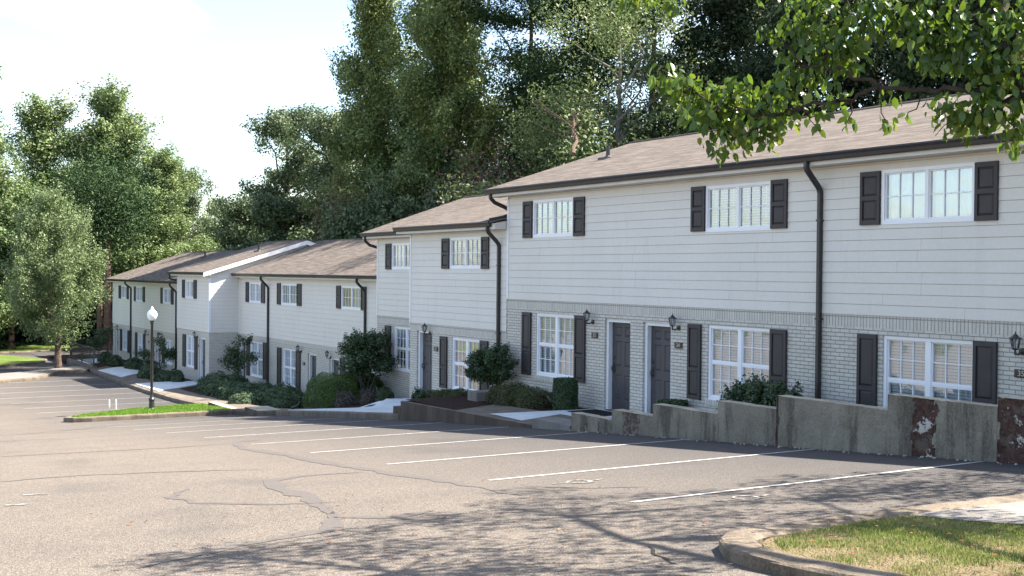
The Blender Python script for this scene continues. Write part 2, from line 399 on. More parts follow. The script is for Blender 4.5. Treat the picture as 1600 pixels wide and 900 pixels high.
def sheet(name, xs, ys, zf, mat, kind='structure', parent=None, ufun=None):
    V = []; 
    for x in xs:
        for j, y in enumerate(ys):
            yy = ufun(x, y) if ufun else y
            V.append((x, yy, zf(x, yy)))
    n = len(ys); i = np.arange(len(xs)-1)[:, None]*n; j = np.arange(n-1)[None, :]; a = (i+j).ravel()
    F = np.stack([a, a+n, a+n+1, a+1], 1)
    o = np_mesh(name, V, F, mat, parent, smooth=True); 
    if kind: o['kind'] = kind
    return o
def fr(a, b, s): 
    n = max(1, int(round((b-a)/s))); return [a+(b-a)*i/n for i in range(n+1)]

# the big ground sheet, to the horizon
def gz(x, y):
    k = kerby(x) if x < 30 else 12.4
    if x > -82 and x < 40 and y < 30:
        b = min(lot(x, min(y, k)), yard(x, 20) if y > 12 else 99) - .35
        return b
    z = P(x)
    if y >= 30: z = max(z, -5.5) - .35 + min(1., (y-30)/60)*3.0
    return z - .02 + noise.noise(Vector((x*.02, y*.02, 0)))*.15*(1 if x < -84 else 0)
gxs = [-3000,-1500,-700,-400,-250,-180,-140,-120,-110,-100,-95,-90,-86,-83] + fr(-81.9, 30, 2) + [45,60,90,150,300,700,1500,3000]
gys = [-3000,-1200,-500,-200,-100,-60,-40,-30,-20,-10,0,5,10,12,14,16,18,20,24,28,31,36,45,60,80,120,250,600,1500,3000]
sheet('ground', gxs, gys, gz, 'ground_soil')

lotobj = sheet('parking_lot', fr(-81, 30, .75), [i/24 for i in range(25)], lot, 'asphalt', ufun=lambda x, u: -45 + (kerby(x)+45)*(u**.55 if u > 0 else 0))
sheet('planting_beds', fr(-76.5, -24.86, .5), [i/16 for i in range(17)], yard, 'mulch', ufun=lambda x, u: kerby(x)+.02 + (19.5-kerby(x))*u)
sheet('planting_bed_floor', [-24.84, -10, 6], [12.5, 15, 20], lambda x, y: -3.02, 'mulch')
LOTZ = lambda x, y: lot(x, y)

def line_strip(pts, wid, zf, off, rag=0, mb=None, mi=0, step=.35, taper=False):
    mb = mb or MB(); P2 = []
    for a, b in zip(pts[:-1], pts[1:]):
        n = max(1, int(math.hypot(b[0]-a[0], b[1]-a[1])/step))
        P2 += [(a[0]+(b[0]-a[0])*i/n, a[1]+(b[1]-a[1])*i/n) for i in range(n)]
    P2.append(pts[-1]); L = []
    for i, p in enumerate(P2):
        q = P2[min(i+1, len(P2)-1)]; r = P2[max(i-1, 0)]; dx, dy = q[0]-r[0], q[1]-r[1]; l = math.hypot(dx, dy) or 1
        nx, ny = -dy/l, dx/l; x, y = p
        if rag:
            x += noise.noise(Vector((x*3, y*3, 1)))*rag; y += noise.noise(Vector((x*3, y*3, 7)))*rag
        w_ = wid/2*(1+(noise.noise(Vector((x*2.1, y*2.1, 3)))*.9 if rag else 0))
        if taper: w_ *= min(1, .15+4*min(i, len(P2)-1-i)/len(P2))
        L.append(((x+nx*w_, y+ny*w_), (x-nx*w_, y-ny*w_)))
    for a, b in zip(L[:-1], L[1:]):
        mb.face([(p[0], p[1], zf(p[0], p[1])+off) for p in (a[0], b[0], b[1], a[1])], mi)
    return mb

# painted stall lines
for k in range(-1, 10):
    X = -9.0 - 2.72*k
    line_strip([(X, 7.0), (X, 12.33)], .075, LOTZ, .006).build('painted_line', 'road_paint', lotobj)
for k in range(8):
    X = -42.6 - 2.72*k
    line_strip([(X, 7.4), (X, kerby(X)-.1)], .055, LOTZ, .006).build('painted_line', 'road_paint', lotobj)
# worn stencil marks at the stall heads
def blot(pts, wid, name='painted_mark'):
    line_strip(pts, wid, LOTZ, .006, rag=.03, step=.06).build(name, 'faded_paint', lotobj)
def stencil(cx, cy):
    ring = [(cx+.15*math.cos(a*.5236), cy+.11*math.sin(a*.5236)) for a in range(13)]
    blot(ring, .05); blot([(cx-.03, cy-.36), (cx+.02, cy-.16)], .06); blot([(cx+.02, cy+.16), (cx-.03, cy+.34)], .05)
stencil(-10.84, 7.67); stencil(-8.48, 7.99)
for q in ((-14.35, 2.44), (-13.46, 2.10)): blot([(q[0], q[1]-.10), (q[0]+.03, q[1]+.06), (q[0]+.1, q[1]+.12)], .10)
# tar seams over old cracks
seams = [
 ([(-20.9, 7.6), (-20.7, 7.01), (-19.24, 6.59), (-17.91, 6.6), (-16.01, 6.49), (-14.12, 6.51), (-11.99, 6.6), (-10.2, 6.5)], .20),
 ([(-13.7, 6.3), (-13.96, 5.51), (-13.6, 5.01), (-12.78, 4.84), (-11.8, 4.79), (-10.05, 4.36)], .20),
 ([(-10.6, 4.55), (-10.05, 4.36), (-9.41, 4.05), (-9.22, 3.37), (-8.92, 2.7), (-8.62, 2.16)], .17),
 ([(-10.05, 4.36), (-9.75, 4.85), (-9.9, 5.3)], .12),
 ([(-13.57, 4.04), (-12.92, 3.63), (-12.22, 3.7), (-11.67, 4.12), (-11.24, 4.56), (-11.2, 4.9)], .10),
 ([(-16.6, 1.6), (-16.3, 2.38), (-16.26, 3.41), (-15.83, 4.41), (-14.99, 5.68)], .05),
 ([(-21.2, 2.2), (-21.0, 3.07), (-20.79, 4.36), (-20.44, 5.69), (-20.4, 6.83)], .06),
 ([(-29.5, 2.9), (-29.2, 4.5), (-30.4, 6.2), (-31.5, 7.6)], .07), ([(-36.2, 3.2), (-35.4, 5.2), (-35.2, 7)], .06)]
for p, wd in seams:
    line_strip(p, wd, LOTZ, .004, rag=.10, step=.12, taper=True).build('crack_seal', 'seal_tar', lotobj)
for p in ([(-6.98, 5.53), (-6.61, 5.33), (-6.35, 5.26), (-6.2, 5.25)], [(-10.9, 7.0), (-10.3, 7.3), (-9.9, 7.9)]):
    line_strip(p, .03, LOTZ, .004, rag=.08, step=.08, taper=True).build('crack', 'crack_dark', lotobj)

# kerbs ------------------------------------------------------------
def kerb(name, path, wid, h, zf, mat='kerb_concrete', step=.3, inward=1, rough=.012):
    mb = MB(); P2 = []
    for a, b in zip(path[:-1], path[1:]):
        n = max(1, int(math.hypot(b[0]-a[0], b[1]-a[1])/step))
        P2 += [(a[0]+(b[0]-a[0])*i/n, a[1]+(b[1]-a[1])*i/n) for i in range(n)]
    P2.append(path[-1]); rings = []
    for i, p in enumerate(P2):
        q = P2[min(i+1, len(P2)-1)]; r = P2[max(i-1, 0)]; dx, dy = q[0]-r[0], q[1]-r[1]; l = math.hypot(dx, dy) or 1
        nx, ny = -dy/l*inward, dx/l*inward; z = zf(*p); ww = wid
        ja = noise.noise(Vector((p[0]*2, p[1]*2, 0)))*rough; jb = noise.noise(Vector((p[0]*3, p[1]*3, 5)))*rough
        prof = [(-.0, -.15), (0+ja, h*.72), (ww*.07, h*.93+jb), (ww*.20, h+jb), (ww*.85, h+jb*.7), (ww+jb, h-.015), (ww, -.15)]
        rings.append([(p[0]+nx*o, p[1]+ny*o, z+zz) for o, zz in prof])
    k = len(rings[0])
    for a, b in zip(rings[:-1], rings[1:]):
        for j in range(k-1): mb.face([a[j], b[j], b[j+1], a[j+1]])
    mb.face(rings[0]); mb.face(rings[-1])
    o = mb.build(name, mat, smooth=False); o['kind'] = 'structure'; return o
xs = [-24.9-.5*i for i in range(0, 24)]
kerb('kerb', [(x, kerby(x)) for x in (-25., -28, -31, -33.1)], .17, .15, LOTZ, 'old_concrete', inward=-1)
kerb('kerb', [(x, kerby(x)) for x in (-33.1, -35, -37, -39, -41.2)], .17, .15, LOTZ, 'brown_block', inward=-1)
kerb('kerb', [(x, kerby(x)) for x in [-41.2, -43, -46, -49, -52, -55, -58, -61, -64]], .17, .15, LOTZ, 'old_concrete', inward=-1)
kerb('kerb', [(-64, 13.6), (-63.3, 11.95), (-60.04, 10.47), (-58.6, 8.54), (-56, 3), (-54, -5)], .22, .15, LOTZ, inward=-1)
# peninsula with grass and the lamp
pen = [(-37.05, 12.4), (-37.05, 10), (-37.06, 8.0), (-37.2, 7.5), (-37.7, 7.3), (-38.5, 7.75), (-40.5, 9.9), (-41.05, 11.2), (-41.1, 12.5)]
kerb('kerb', pen, .16, .15, LOTZ, inward=-1)
def poly_sheet(name, poly, zf, off, mat, step=.4, kind='structure'):
    import bmesh
    bm = bmesh.new(); vs = [bm.verts.new((x, y, 0)) for x, y in poly]; bm.faces.new(vs)
    lo = (min(p[0] for p in poly), min(p[1] for p in poly)); hi = (max(p[0] for p in poly), max(p[1] for p in poly))
    for ax in (0, 1):
        v = lo[ax]+step
        while v < hi[ax]:
            co = Vector((v, 0, 0)) if ax == 0 else Vector((0, v, 0)); no = Vector((1, 0, 0)) if ax == 0 else Vector((0, 1, 0))
            bmesh.ops.bisect_plane(bm, geom=bm.verts[:]+bm.edges[:]+bm.faces[:], plane_co=co, plane_no=no); v += step
    for v in bm.verts: v.co.z = zf(v.co.x, v.co.y)+off
    bmesh.ops.recalc_face_normals(bm, faces=bm.faces)
    me = bpy.data.meshes.new(name); bm.to_mesh(me); bm.free(); me.materials.append(MATS[mat])
    o = bpy.data.objects.new(name, me); COL.objects.link(o)
    if kind: o['kind'] = kind
    return o
peng = [(-37.2, 12.45), (-37.2, 7.75), (-37.7, 7.5), (-38.4, 7.95), (-40.35, 9.98), (-40.9, 11.3), (-40.95, 12.6)]
poly_sheet('grass_bed', peng, LOTZ, .14, 'lawn')
def inside(p, poly):
    x, y = p; c = False
    for (x0, y0), (x1, y1) in zip(poly, poly[1:]+poly[:1]):
        if (y0 > y) != (y1 > y) and x < (x1-x0)*(y-y0)/(y1-y0)+x0: c = not c
    return c
def grass(name, poly, n, h, zf, off, mat, label, wid=.006, dens=None, seed=1):
    rg = np.random.default_rng(seed); lo = np.min(poly, 0); hi = np.max(poly, 0); V = []; k = 0
    while k < n:
        x, y = rg.uniform(lo, hi)
        if not inside((x, y), poly): continue
        if dens and rg.random() > dens(x, y): continue
        k += 1; z = zf(x, y)+off; a = rg.uniform(0, 6.283); hh = h*rg.uniform(.5, 1.25); ln = rg.uniform(.1, .7)*hh; b = rg.uniform(0, 6.283)
        dx, dy = math.cos(a)*wid, math.sin(a)*wid; lx, ly = math.cos(b)*ln, math.sin(b)*ln
        V += [(x-dx, y-dy, z-.01), (x+dx, y+dy, z-.01), (x+dx*.7+lx*.45, y+dy*.7+ly*.45, z+hh*.6), (x+lx, y+ly, z+hh)]
    F = np.arange(len(V)).reshape(-1, 4)
    o = np_mesh(name, V, F, mat); tag(o, label, 'grass', kind='stuff'); return o
grass('grass', peng, 14000, .06, LOTZ, .14, 'grass_bright', 'bright green clipped grass on the kerbed peninsula under the lamp post', .012)

# left end: sidewalk, lawns
poly_sheet('sidewalk', [(-64.1, 13.7), (-63.5, 11.95), (-60.25, 10.4), (-58.8, 8.5), (-56.2, 3), (-54.2, -5), (-57.4, -6), (-61.5, 5), (-62.9, 9.05), (-64.2, 11.2), (-66.6, 13.4), (-67, 14.5)], LOTZ, .15, 'pad_concrete', 1.)
lawnA = [(-69.2, 8.5), (-69.2, 10.1), (-70.3, 11.5), (-71.4, 12.7), (-73.2, 13.1), (-74.9, 12.7), (-78.5, 11.4), (-78.5, 2), (-74, -12), (-66, -12)]
poly_sheet('lawn', lawnA, LOTZ, .12, 'lawn', 1.2)
kerb('kerb', [(-66, -12), (-69.1, 8.5), (-69.1, 10.1), (-70.2, 11.5), (-71.4, 12.8), (-73.2, 13.25), (-75, 12.8), (-78.6, 11.4)], .15, .13, LOTZ, step=1., inward=1)
lawnB = [(-80.9, -20), (-81, 11.8), (-81.7, 13.8), (-83, 16), (-84, 18), (-85, 24), (-86, 40), (-125, 40), (-125, -20)]
poly_sheet('lawn', lawnB, LOTZ, .10, 'lawn', 3.)
kerb('kerb', [(-80.7, -20), (-80.8, 11.8), (-81.5, 13.8), (-82.8, 16), (-83.8, 18), (-84.8, 24)], .15, .12, LOTZ, step=1.5, inward=1)
poly_sheet('road', [(-80, 13.5), (-66.5, 13.9), (-70, 15.5), (-76.2, 17.2), (-76.2, 26), (-86, 27), (-84, 18), (-82.8, 15.5), (-80.9, 11)], lambda x, y: lot(x, 13), .02, 'asphalt', 2.)

# walks in front of the doors
def ribbon(name, A, B, zf, off, mat, thick=.12):
    mb = MB(); n = 10
    def samp(L, t_):
        d = [0]
        for a, b in zip(L[:-1], L[1:]): d.append(d[-1]+math.hypot(b[0]-a[0], b[1]-a[1]))
        return (float(np.interp(t_*d[-1], d, [p[0] for p in L])), float(np.interp(t_*d[-1], d, [p[1] for p in L])))
    g = []
    for i in range(n+1):
        a, b = samp(A, i/n), samp(B, i/n)
        g.append([(a[0]+(b[0]-a[0])*j/8, a[1]+(b[1]-a[1])*j/8) for j in range(9)])
    V = lambda p: (p[0], p[1], zf(*p)+off)
    for i in range(n):
        for j in range(8): mb.face([V(g[i][j]), V(g[i][j+1]), V(g[i+1][j+1]), V(g[i+1][j])])
    rim = [g[0][j] for j in range(9)]+[g[i][8] for i in range(1, n+1)]+[g[n][j] for j in range(7, -1, -1)]+[g[i][0] for i in range(n-1, -1, -1)]
    for a, b in zip(rim[:-1], rim[1:]):
        A_, B_ = V(a), V(b); mb.face([(A_[0], A_[1], A_[2]-thick), (B_[0], B_[1], B_[2]-thick), B_, A_])
    o = mb.build(name, mat); o['kind'] = 'structure'; return o
ribbon('walkway', [(-32.6, 12.58), (-31.9, 13.1), (-30.6, 13.8), (-29.8, 14.5), (-29.65, 15.24)], [(-24.92, 12.58), (-25.6, 13.2), (-26.4, 13.7), (-27.8, 14.5), (-28.6, 15.24)], yard, .035, 'new_concrete')
ribbon('walkway', [(-53.9, 13.5), (-54.2, 14.8), (-54.2, 16.45)], [(-49.3, 13.3), (-50.6, 14.6), (-53.0, 16.45)], yard, .05, 'new_concrete')
ribbon('walkway', [(-62.8, 13.85), (-64.8, 15.4), (-66.9, 17.5)], [(-57.9, 13.9), (-60.0, 15.2), (-65.3, 17.5)], yard, .05, 'new_concrete')
ribbon('walkway', [(-70.6, 14.2), (-72, 15.5), (-75.4, 17.5)], [(-67.2, 14.2), (-69, 15.4), (-74, 17.5)], yard, .05, 'new_concrete')
poly_sheet('walkway', [(-21.2, 12.66), (-17.0, 12.66), (-17.0, 15.0), (-20.9, 15.25)], lambda x, y: -3.0, .02, 'new_concrete')
poly_sheet('sidewalk', [(x, kerby(x)+.16) for x in (-64, -58, -52, -47, -43, -36.5, -32.4)]+[(x, kerby(x)+1.35) for x in (-33.4, -38, -43, -47, -52, -58, -66)], yard, .02, 'old_concrete', .6)

# ------------------------------------------------------------------ houses
def holes_wall(mb, x0, x1, z0, z1, Y, holes, depth, mi, cuts=()):
    xs = sorted(set([x0, x1]+[h[i] for h in holes for i in (0, 1)])); zs = sorted(set([z0, z1]+[h[i] for h in holes for i in (2, 3)]))
    xs = [x for x in xs if x0 <= x <= x1]; zs = [z for z in zs if z0 <= z <= z1]
    for a, b in zip(xs[:-1], xs[1:]):
        for c, d in zip(zs[:-1], zs[1:]):
            mx, mz = (a+b)/2, (c+d)/2
            if any(h[0] < mx < h[1] and h[2] < mz < h[3] for h in holes): continue
            mb.face([(a, Y, c), (b, Y, c), (b, Y, d), (a, Y, d)], mi)
    for a, b, c, d in holes:
        D = Y+depth; c = max(c, z0)
        mb.face([(a, Y, c), (a, Y, d), (a, D, d), (a, D, c)], mi); mb.face([(b, Y, c), (b, D, c), (b, D, d), (b, Y, d)], mi)
        mb.face([(a, Y, d), (b, Y, d), (b, D, d), (a, D, d)], mi); mb.face([(a, Y, c), (a, D, c), (b, D, c), (b, Y, c)], mi)

def lap_siding(mb, x0, x1, z0, z1, Y, holes, axis='x'):
    ex = .178; z = z0; J = .007; T = .010; rj = random.Random(int(x0*7+z0*13))
    def V(x, y, zz): return (x, y, zz) if axis == 'x' else (Y+(Y-y), x, zz)
    while z < z1-.01:
        t1 = min(z+ex, z1); zs = sorted(set([z, t1-J, t1]+[h[i] for h in holes for i in (2, 3) if z < h[i] < t1]))
        for a, b in zip(zs[:-1], zs[1:]):
            mz = (a+b)/2; cs = sorted([(max(h[0], x0), min(h[1], x1)) for h in holes if h[2] < mz < h[3]]); segs = []; cur = x0
            for p, q in cs:
                if p > cur: segs.append((cur, p))
                cur = max(cur, q)
            if cur < x1: segs.append((cur, x1))
            jn = a >= t1-J-1e-6
            ya = Y-T*(1-(a-z)/ex) if not jn else Y+.004; yb = Y-T*(1-(b-z)/ex) if not jn else Y+.004
            if not jn and abs(a-z) < 1e-6:
                xj = x0+rj.uniform(.3, 3.6)
                while xj < x1-.2:
                    if any(p < xj < q-.02 for p, q in segs): mb.face([V(xj, ya-.0015, a), V(xj+.005, ya-.0015, a), V(xj+.005, yb-.0015, b), V(xj, yb-.0015, b)], 1)
                    xj += 3.66
            for p, q in segs:
                mb.face([V(p, ya, a), V(q, ya, a), V(q, yb, b), V(p, yb, b)], 1 if jn else 0)
                if abs(a-z) < 1e-6: mb.face([V(p, Y+.004, a), V(q, Y+.004, a), V(q, ya, a), V(p, ya, a)], 0)
        z = t1

def window(root, x0, x1, z0, z1, Y, kind='blind', lower=False, recess=0., group=None):
    Yf = Y+recess; cas = .055; mb = MB()
    # casing
    a, b, c, d = x0, x1, z0, z1
    yo, yi = Yf-.022, Yf+.07
    mb.box(a, a+cas, yo, yi, c, d); mb.box(b-cas, b, yo, yi, c, d); mb.box(a+cas, b-cas, yo, yi, d-cas, d); mb.box(a+cas, b-cas, yo, yi, c, c+cas+.015)
    mx = (a+b)/2; mw = .05 if lower else .03
    mb.box(mx-mw, mx+mw, yo+.01, yi, c+cas+.015, d-cas)
    panes = []
    for p, q in ((a+cas, mx-mw), (mx+mw, b-cas)):
        lo, hi = c+cas+.015, d-cas
        sashes = [(lo, (lo+hi)/2-.018), ((lo+hi)/2+.018, hi)] if lower else [(lo, hi)]
        if lower: mb.box(p, q, yo+.025, yi, (lo+hi)/2-.018, (lo+hi)/2+.018)
        for s0, s1 in sashes:
            sr = .022
            mb.box(p, p+sr, yo+.03, yi, s0, s1); mb.box(q-sr, q, yo+.03, yi, s0, s1); mb.box(p+sr, q-sr, yo+.03, yi, s1-sr, s1); mb.box(p+sr, q-sr, yo+.03, yi, s0, s0+sr)
            P0, Q0, S0, S1 = p+sr, q-sr, s0+sr, s1-sr
            for i in (1, 2):
                xx = P0+(Q0-P0)*i/3; mb.box(xx-.008, xx+.008, Yf+.016, Yf+.032, S0, S1)
            zz = (S0+S1)/2; mb.box(P0, Q0, Yf+.014, Yf+.030, zz-.008, zz+.008)
            panes.append((P0, Q0, S0, S1))
    wo = mb.build('window', 'white_vinyl', root)
    g = MB()
    for P0, Q0, S0, S1 in panes: g.face([(P0, Yf+.034, S0), (Q0, Yf+.034, S0), (Q0, Yf+.034, S1), (P0, Yf+.034, S1)])
    g.build('glass_pane', 'glass', wo)
    bl = MB(); yb = Yf+.095; ks = kind if isinstance(kind, tuple) else (kind, kind); seen = set()
    mats = {'blind': 'blind', 'open': 'blind', 'curtain': 'curtain', 'peach': 'peach_curtain', 'dark': None, 'half': 'blind', 'low': 'curtain'}
    for side, kd in enumerate(ks):
        p, q = ((a+.03, mx-.01), (mx+.01, b-.03))[side]
        if mats[kd] is None: continue
        bb = MB(); lo = c+.03
        if kd in ('half',): lo = (c+d)/2-.1
        if kd in ('blind', 'open', 'half'):
            z = d-.04; tilt = .022 if kd == 'open' else .013; hh = .012 if kd == 'open' else .0195
            while z > lo:
                bb.face([(p, yb-tilt, z-hh), (q, yb-tilt, z-hh), (q, yb+tilt, z+hh), (p, yb+tilt, z+hh)]); z -= .05
            for t_ in (.22, .78): bb.box(p+(q-p)*t_-.004, p+(q-p)*t_+.004, yb-.03, yb-.026, lo, d-.04)
        else:
            n = 26; top = d-.04 if kd != 'low' else (c+d)/2
            for i in range(n):
                u, v = p+(q-p)*i/n, p+(q-p)*(i+1)/n
                bb.face([(u, yb+.025*math.sin(i*1.3), lo), (v, yb+.025*math.sin((i+1)*1.3), lo), (v, yb+.02*math.sin((i+1)*1.3), top), (u, yb+.02*math.sin(i*1.3), top)])
        bb.build('window_blind' if mats[kd] == 'blind' else 'curtain', mats[kd], wo)
    return wo

def shutter(root, x0, x1, z0, z1, Y, lower=False, mat='shutter'):
    mb = MB(); y0 = Y-.055; y1 = Y-.012; fr_ = .055; mid = (z0+z1)/2 if not lower else z0+(z1-z0)*.40
    mb.box(x0, x0+fr_, y0, y1, z0, z1); mb.box(x1-fr_, x1, y0, y1, z0, z1)
    for a, b in ((z0, z0+fr_+.02), (mid-.035, mid+.035), (z1-fr_-.02, z1)): mb.box(x0+fr_, x1-fr_, y0, y1, a, b)
    for a, b in ((z0+fr_+.02, mid-.035), (mid+.035, z1-fr_-.02)):
        u, v = x0+fr_, x1-fr_; e = .04; ys = y0+.024; yr = y0+.006
        mb.face([(u, ys, a), (v, ys, a), (v, ys, b), (u, ys, b)])
        o = [(u+.008, ys-.001, a+.008), (v-.008, ys-.001, a+.008), (v-.008, ys-.001, b-.008), (u+.008, ys-.001, b-.008)]
        i_ = [(u+e, yr, a+e), (v-e, yr, a+e), (v-e, yr, b-e), (u+e, yr, b-e)]
        for k in range(4): mb.face([o[k], o[(k+1)%4], i_[(k+1)%4], i_[k]])
        mb.face(i_)
    return mb.build('shutter', mat, root)

def door(root, x0, x1, z0, z1, Y, handle_left=True):
    Yd = Y+.16; mb = MB(); fw = .075
    mb.box(x0, x0+fw, Y+.055, Yd+.06, z0, z1); mb.box(x1-fw, x1, Y+.055, Yd+.06, z0, z1); mb.box(x0+fw, x1-fw, Y+.055, Yd+.06, z1-fw, z1)
    a, b, c, d = x0+fw, x1-fw, z0+.03, z1-fw
    s = MB(); y = Yd
    W = b-a; H = d-c; st = .105; cw = (W-3*st)/2
    cols = [(a+st, a+st+cw), (a+2*st+cw, b-st)]; rows = [(c+.22, c+.22+.55), (c+.95, c+.95+.55), (c+1.60, d-.10)]
    xs_ = [a, cols[0][0], cols[0][1], cols[1][0], cols[1][1], b]; zs_ = [c]+[v for r in rows for v in r]+[d]
    pan = [(p, q, r0, r1) for p, q in cols for r0, r1 in rows]
    for u, v in zip(xs_[:-1], xs_[1:]):
        for e, f in zip(zs_[:-1], zs_[1:]):
            if any(abs(u-h[0]) < 1e-6 and abs(e-h[2]) < 1e-6 for h in pan): continue
            s.face([(u, y, e), (v, y, e), (v, y, f), (u, y, f)])
    for p, q, e, f in pan:
        o = [(p, y, e), (q, y, e), (q, y, f), (p, y, f)]; i1 = [(p+.018, y+.016, e+.018), (q-.018, y+.016, e+.018), (q-.018, y+.016, f-.018), (p+.018, y+.016, f-.018)]
        i2 = [(p+.05, y+.004, e+.05), (q-.05, y+.004, e+.05), (q-.05, y+.004, f-.05), (p+.05, y+.004, f-.05)]
        for k in range(4): s.face([o[k], o[(k+1)%4], i1[(k+1)%4], i1[k]]); s.face([i1[k], i1[(k+1)%4], i2[(k+1)%4], i2[k]])
        s.face(i2)
    s.box(a, b, y+.02, y+.05, c, d)
    dd = s.build('door', 'door_paint', root)
    mb.build('door_frame', 'white_trim', dd)
    t_ = MB(); t_.box(x0, x1, Y+.04, Yd+.06, z0-.02, z0+.028); t_.build('threshold', 'old_concrete', dd)
    hx = a+.075 if handle_left else b-.075
    h = MB(); hz = c+.93
    h.box(hx-.03, hx+.03, y-.012, y, hz-.13, hz+.11); h.tube([(hx, y-.01, hz-.10), (hx, y-.06, hz-.07), (hx, y-.065, hz+.0), (hx, y-.03, hz+.06)], .011, 8); 
    h.build('door_handle', 'black_metal', dd)
    h = MB(); h.box(hx-.026, hx+.026, y-.02, y, hz+.17, hz+.24); h.build('deadbolt', 'black_metal', dd)
    return dd

def porch_lamp(root, x, z, Y):
    mb = MB(); cy = Y-.17
    mb.tube([(x+.0, Y, z-.10), (x, Y-.022, z-.10)], [.055, .05], 12)
    mb.tube([(x, Y-.02, z-.10), (x, Y-.09, z-.14), (x, cy, z-.13), (x, cy, z-.07)], .014, 8)
    c = (x, cy, z)
    mb.lathe(c, [(0, -.075), (.035, -.07), (.05, -.055), (.045, -.05), (0, -.05)], 12)
    mb.lathe(c, [(0, .20), (.008, .19), (.010, .165), (.03, .15), (.045, .125), (.088, .105), (.092, .095), (.06, .09), (0, .09)], 12)
    for k in range(6):
        th = k*math.pi/3; mb.tube([(x+.048*math.cos(th), cy+.048*math.sin(th), z-.055), (x+.078*math.cos(th), cy+.078*math.sin(th), z+.097)], .005, 5)
    mb.tube([(x, cy, z-.05), (x, cy, z-.13), (x, cy, z-.145)], [.012, .02, .003], 8)
    l = mb.build('porch_lamp', 'black_metal', root)
    g = MB(); g.lathe(c, [(.040, -.052), (.070, .092)], 12); g.build('lamp_glass', 'glass', l)
    h = MB(); h.lathe(c, [(0, -.05), (.014, -.045), (.016, .03), (.0, .05)], 8); h.build('bulb', 'globe', l)

def number_plate(root, x, z, Y, txt):
    mb = MB(); mb.box(x-.115, x+.115, Y-.026, Y-.002, z-.06, z+.06)
    p = mb.build('number_plate', 'plate', root, bevel=.006)
    if txt:
        cu = bpy.data.curves.new('digits', 'FONT'); cu.body = txt; cu.size = .115; cu.align_x = 'CENTER'; cu.align_y = 'CENTER'; cu.extrude = .002
        ob = bpy.data.objects.new('digits', cu); COL.objects.link(ob); bpy.context.view_layer.update()
        me = bpy.data.meshes.new_from_object(ob.evaluated_get(bpy.context.evaluated_depsgraph_get()))
        bpy.data.objects.remove(ob)
        org = ORG[root.name]
        me.transform(Matrix.Translation(Vector((x, Y-.029, z))-org) @ Matrix.Rotation(math.pi/2, 4, 'X'))
        me.materials.clear(); me.materials.append(MATS['plate_digit'])
        o = bpy.data.objects.new('digits', me); COL.objects.link(o); o.parent = p; ORG[o.name] = org

def downspout(root, X, Yw, zg, z_out, z_wall, zbot, Yg=None, foot=True):
    Yg = Yg or Yw-.40; yw = Yw-.06; L = []
    L += [(X, Yg, z_out), (X, Yg, z_out-.10)]
    for i in range(1, 5):
        t_ = i/5; L.append((X, Yg+.02*t_, z_out-.10-.05*t_))
    L += [(X, Yg+.07, z_out-.20), (X, yw-.07, z_wall+.10), (X, yw-.02, z_wall+.04), (X, yw, z_wall-.03), (X, yw, zbot+.12)]
    mb = MB()
    mb.tube(L, 1, 12, sq=(.036, .046)) if True else None
    if foot: mb.tube([(X, yw, zbot+.13), (X, yw-.02, zbot+.08), (X, yw-.22, zbot+.02)], 1, 12, sq=(.037, .04))
    z = z_wall-.5
    while z > zbot+.3:
        mb.box(X-.05, X+.05, yw-.05, Yw-.004, z-.015, z+.015); z -= 1.7
    mb.build('downspout', 'black_metal', root)

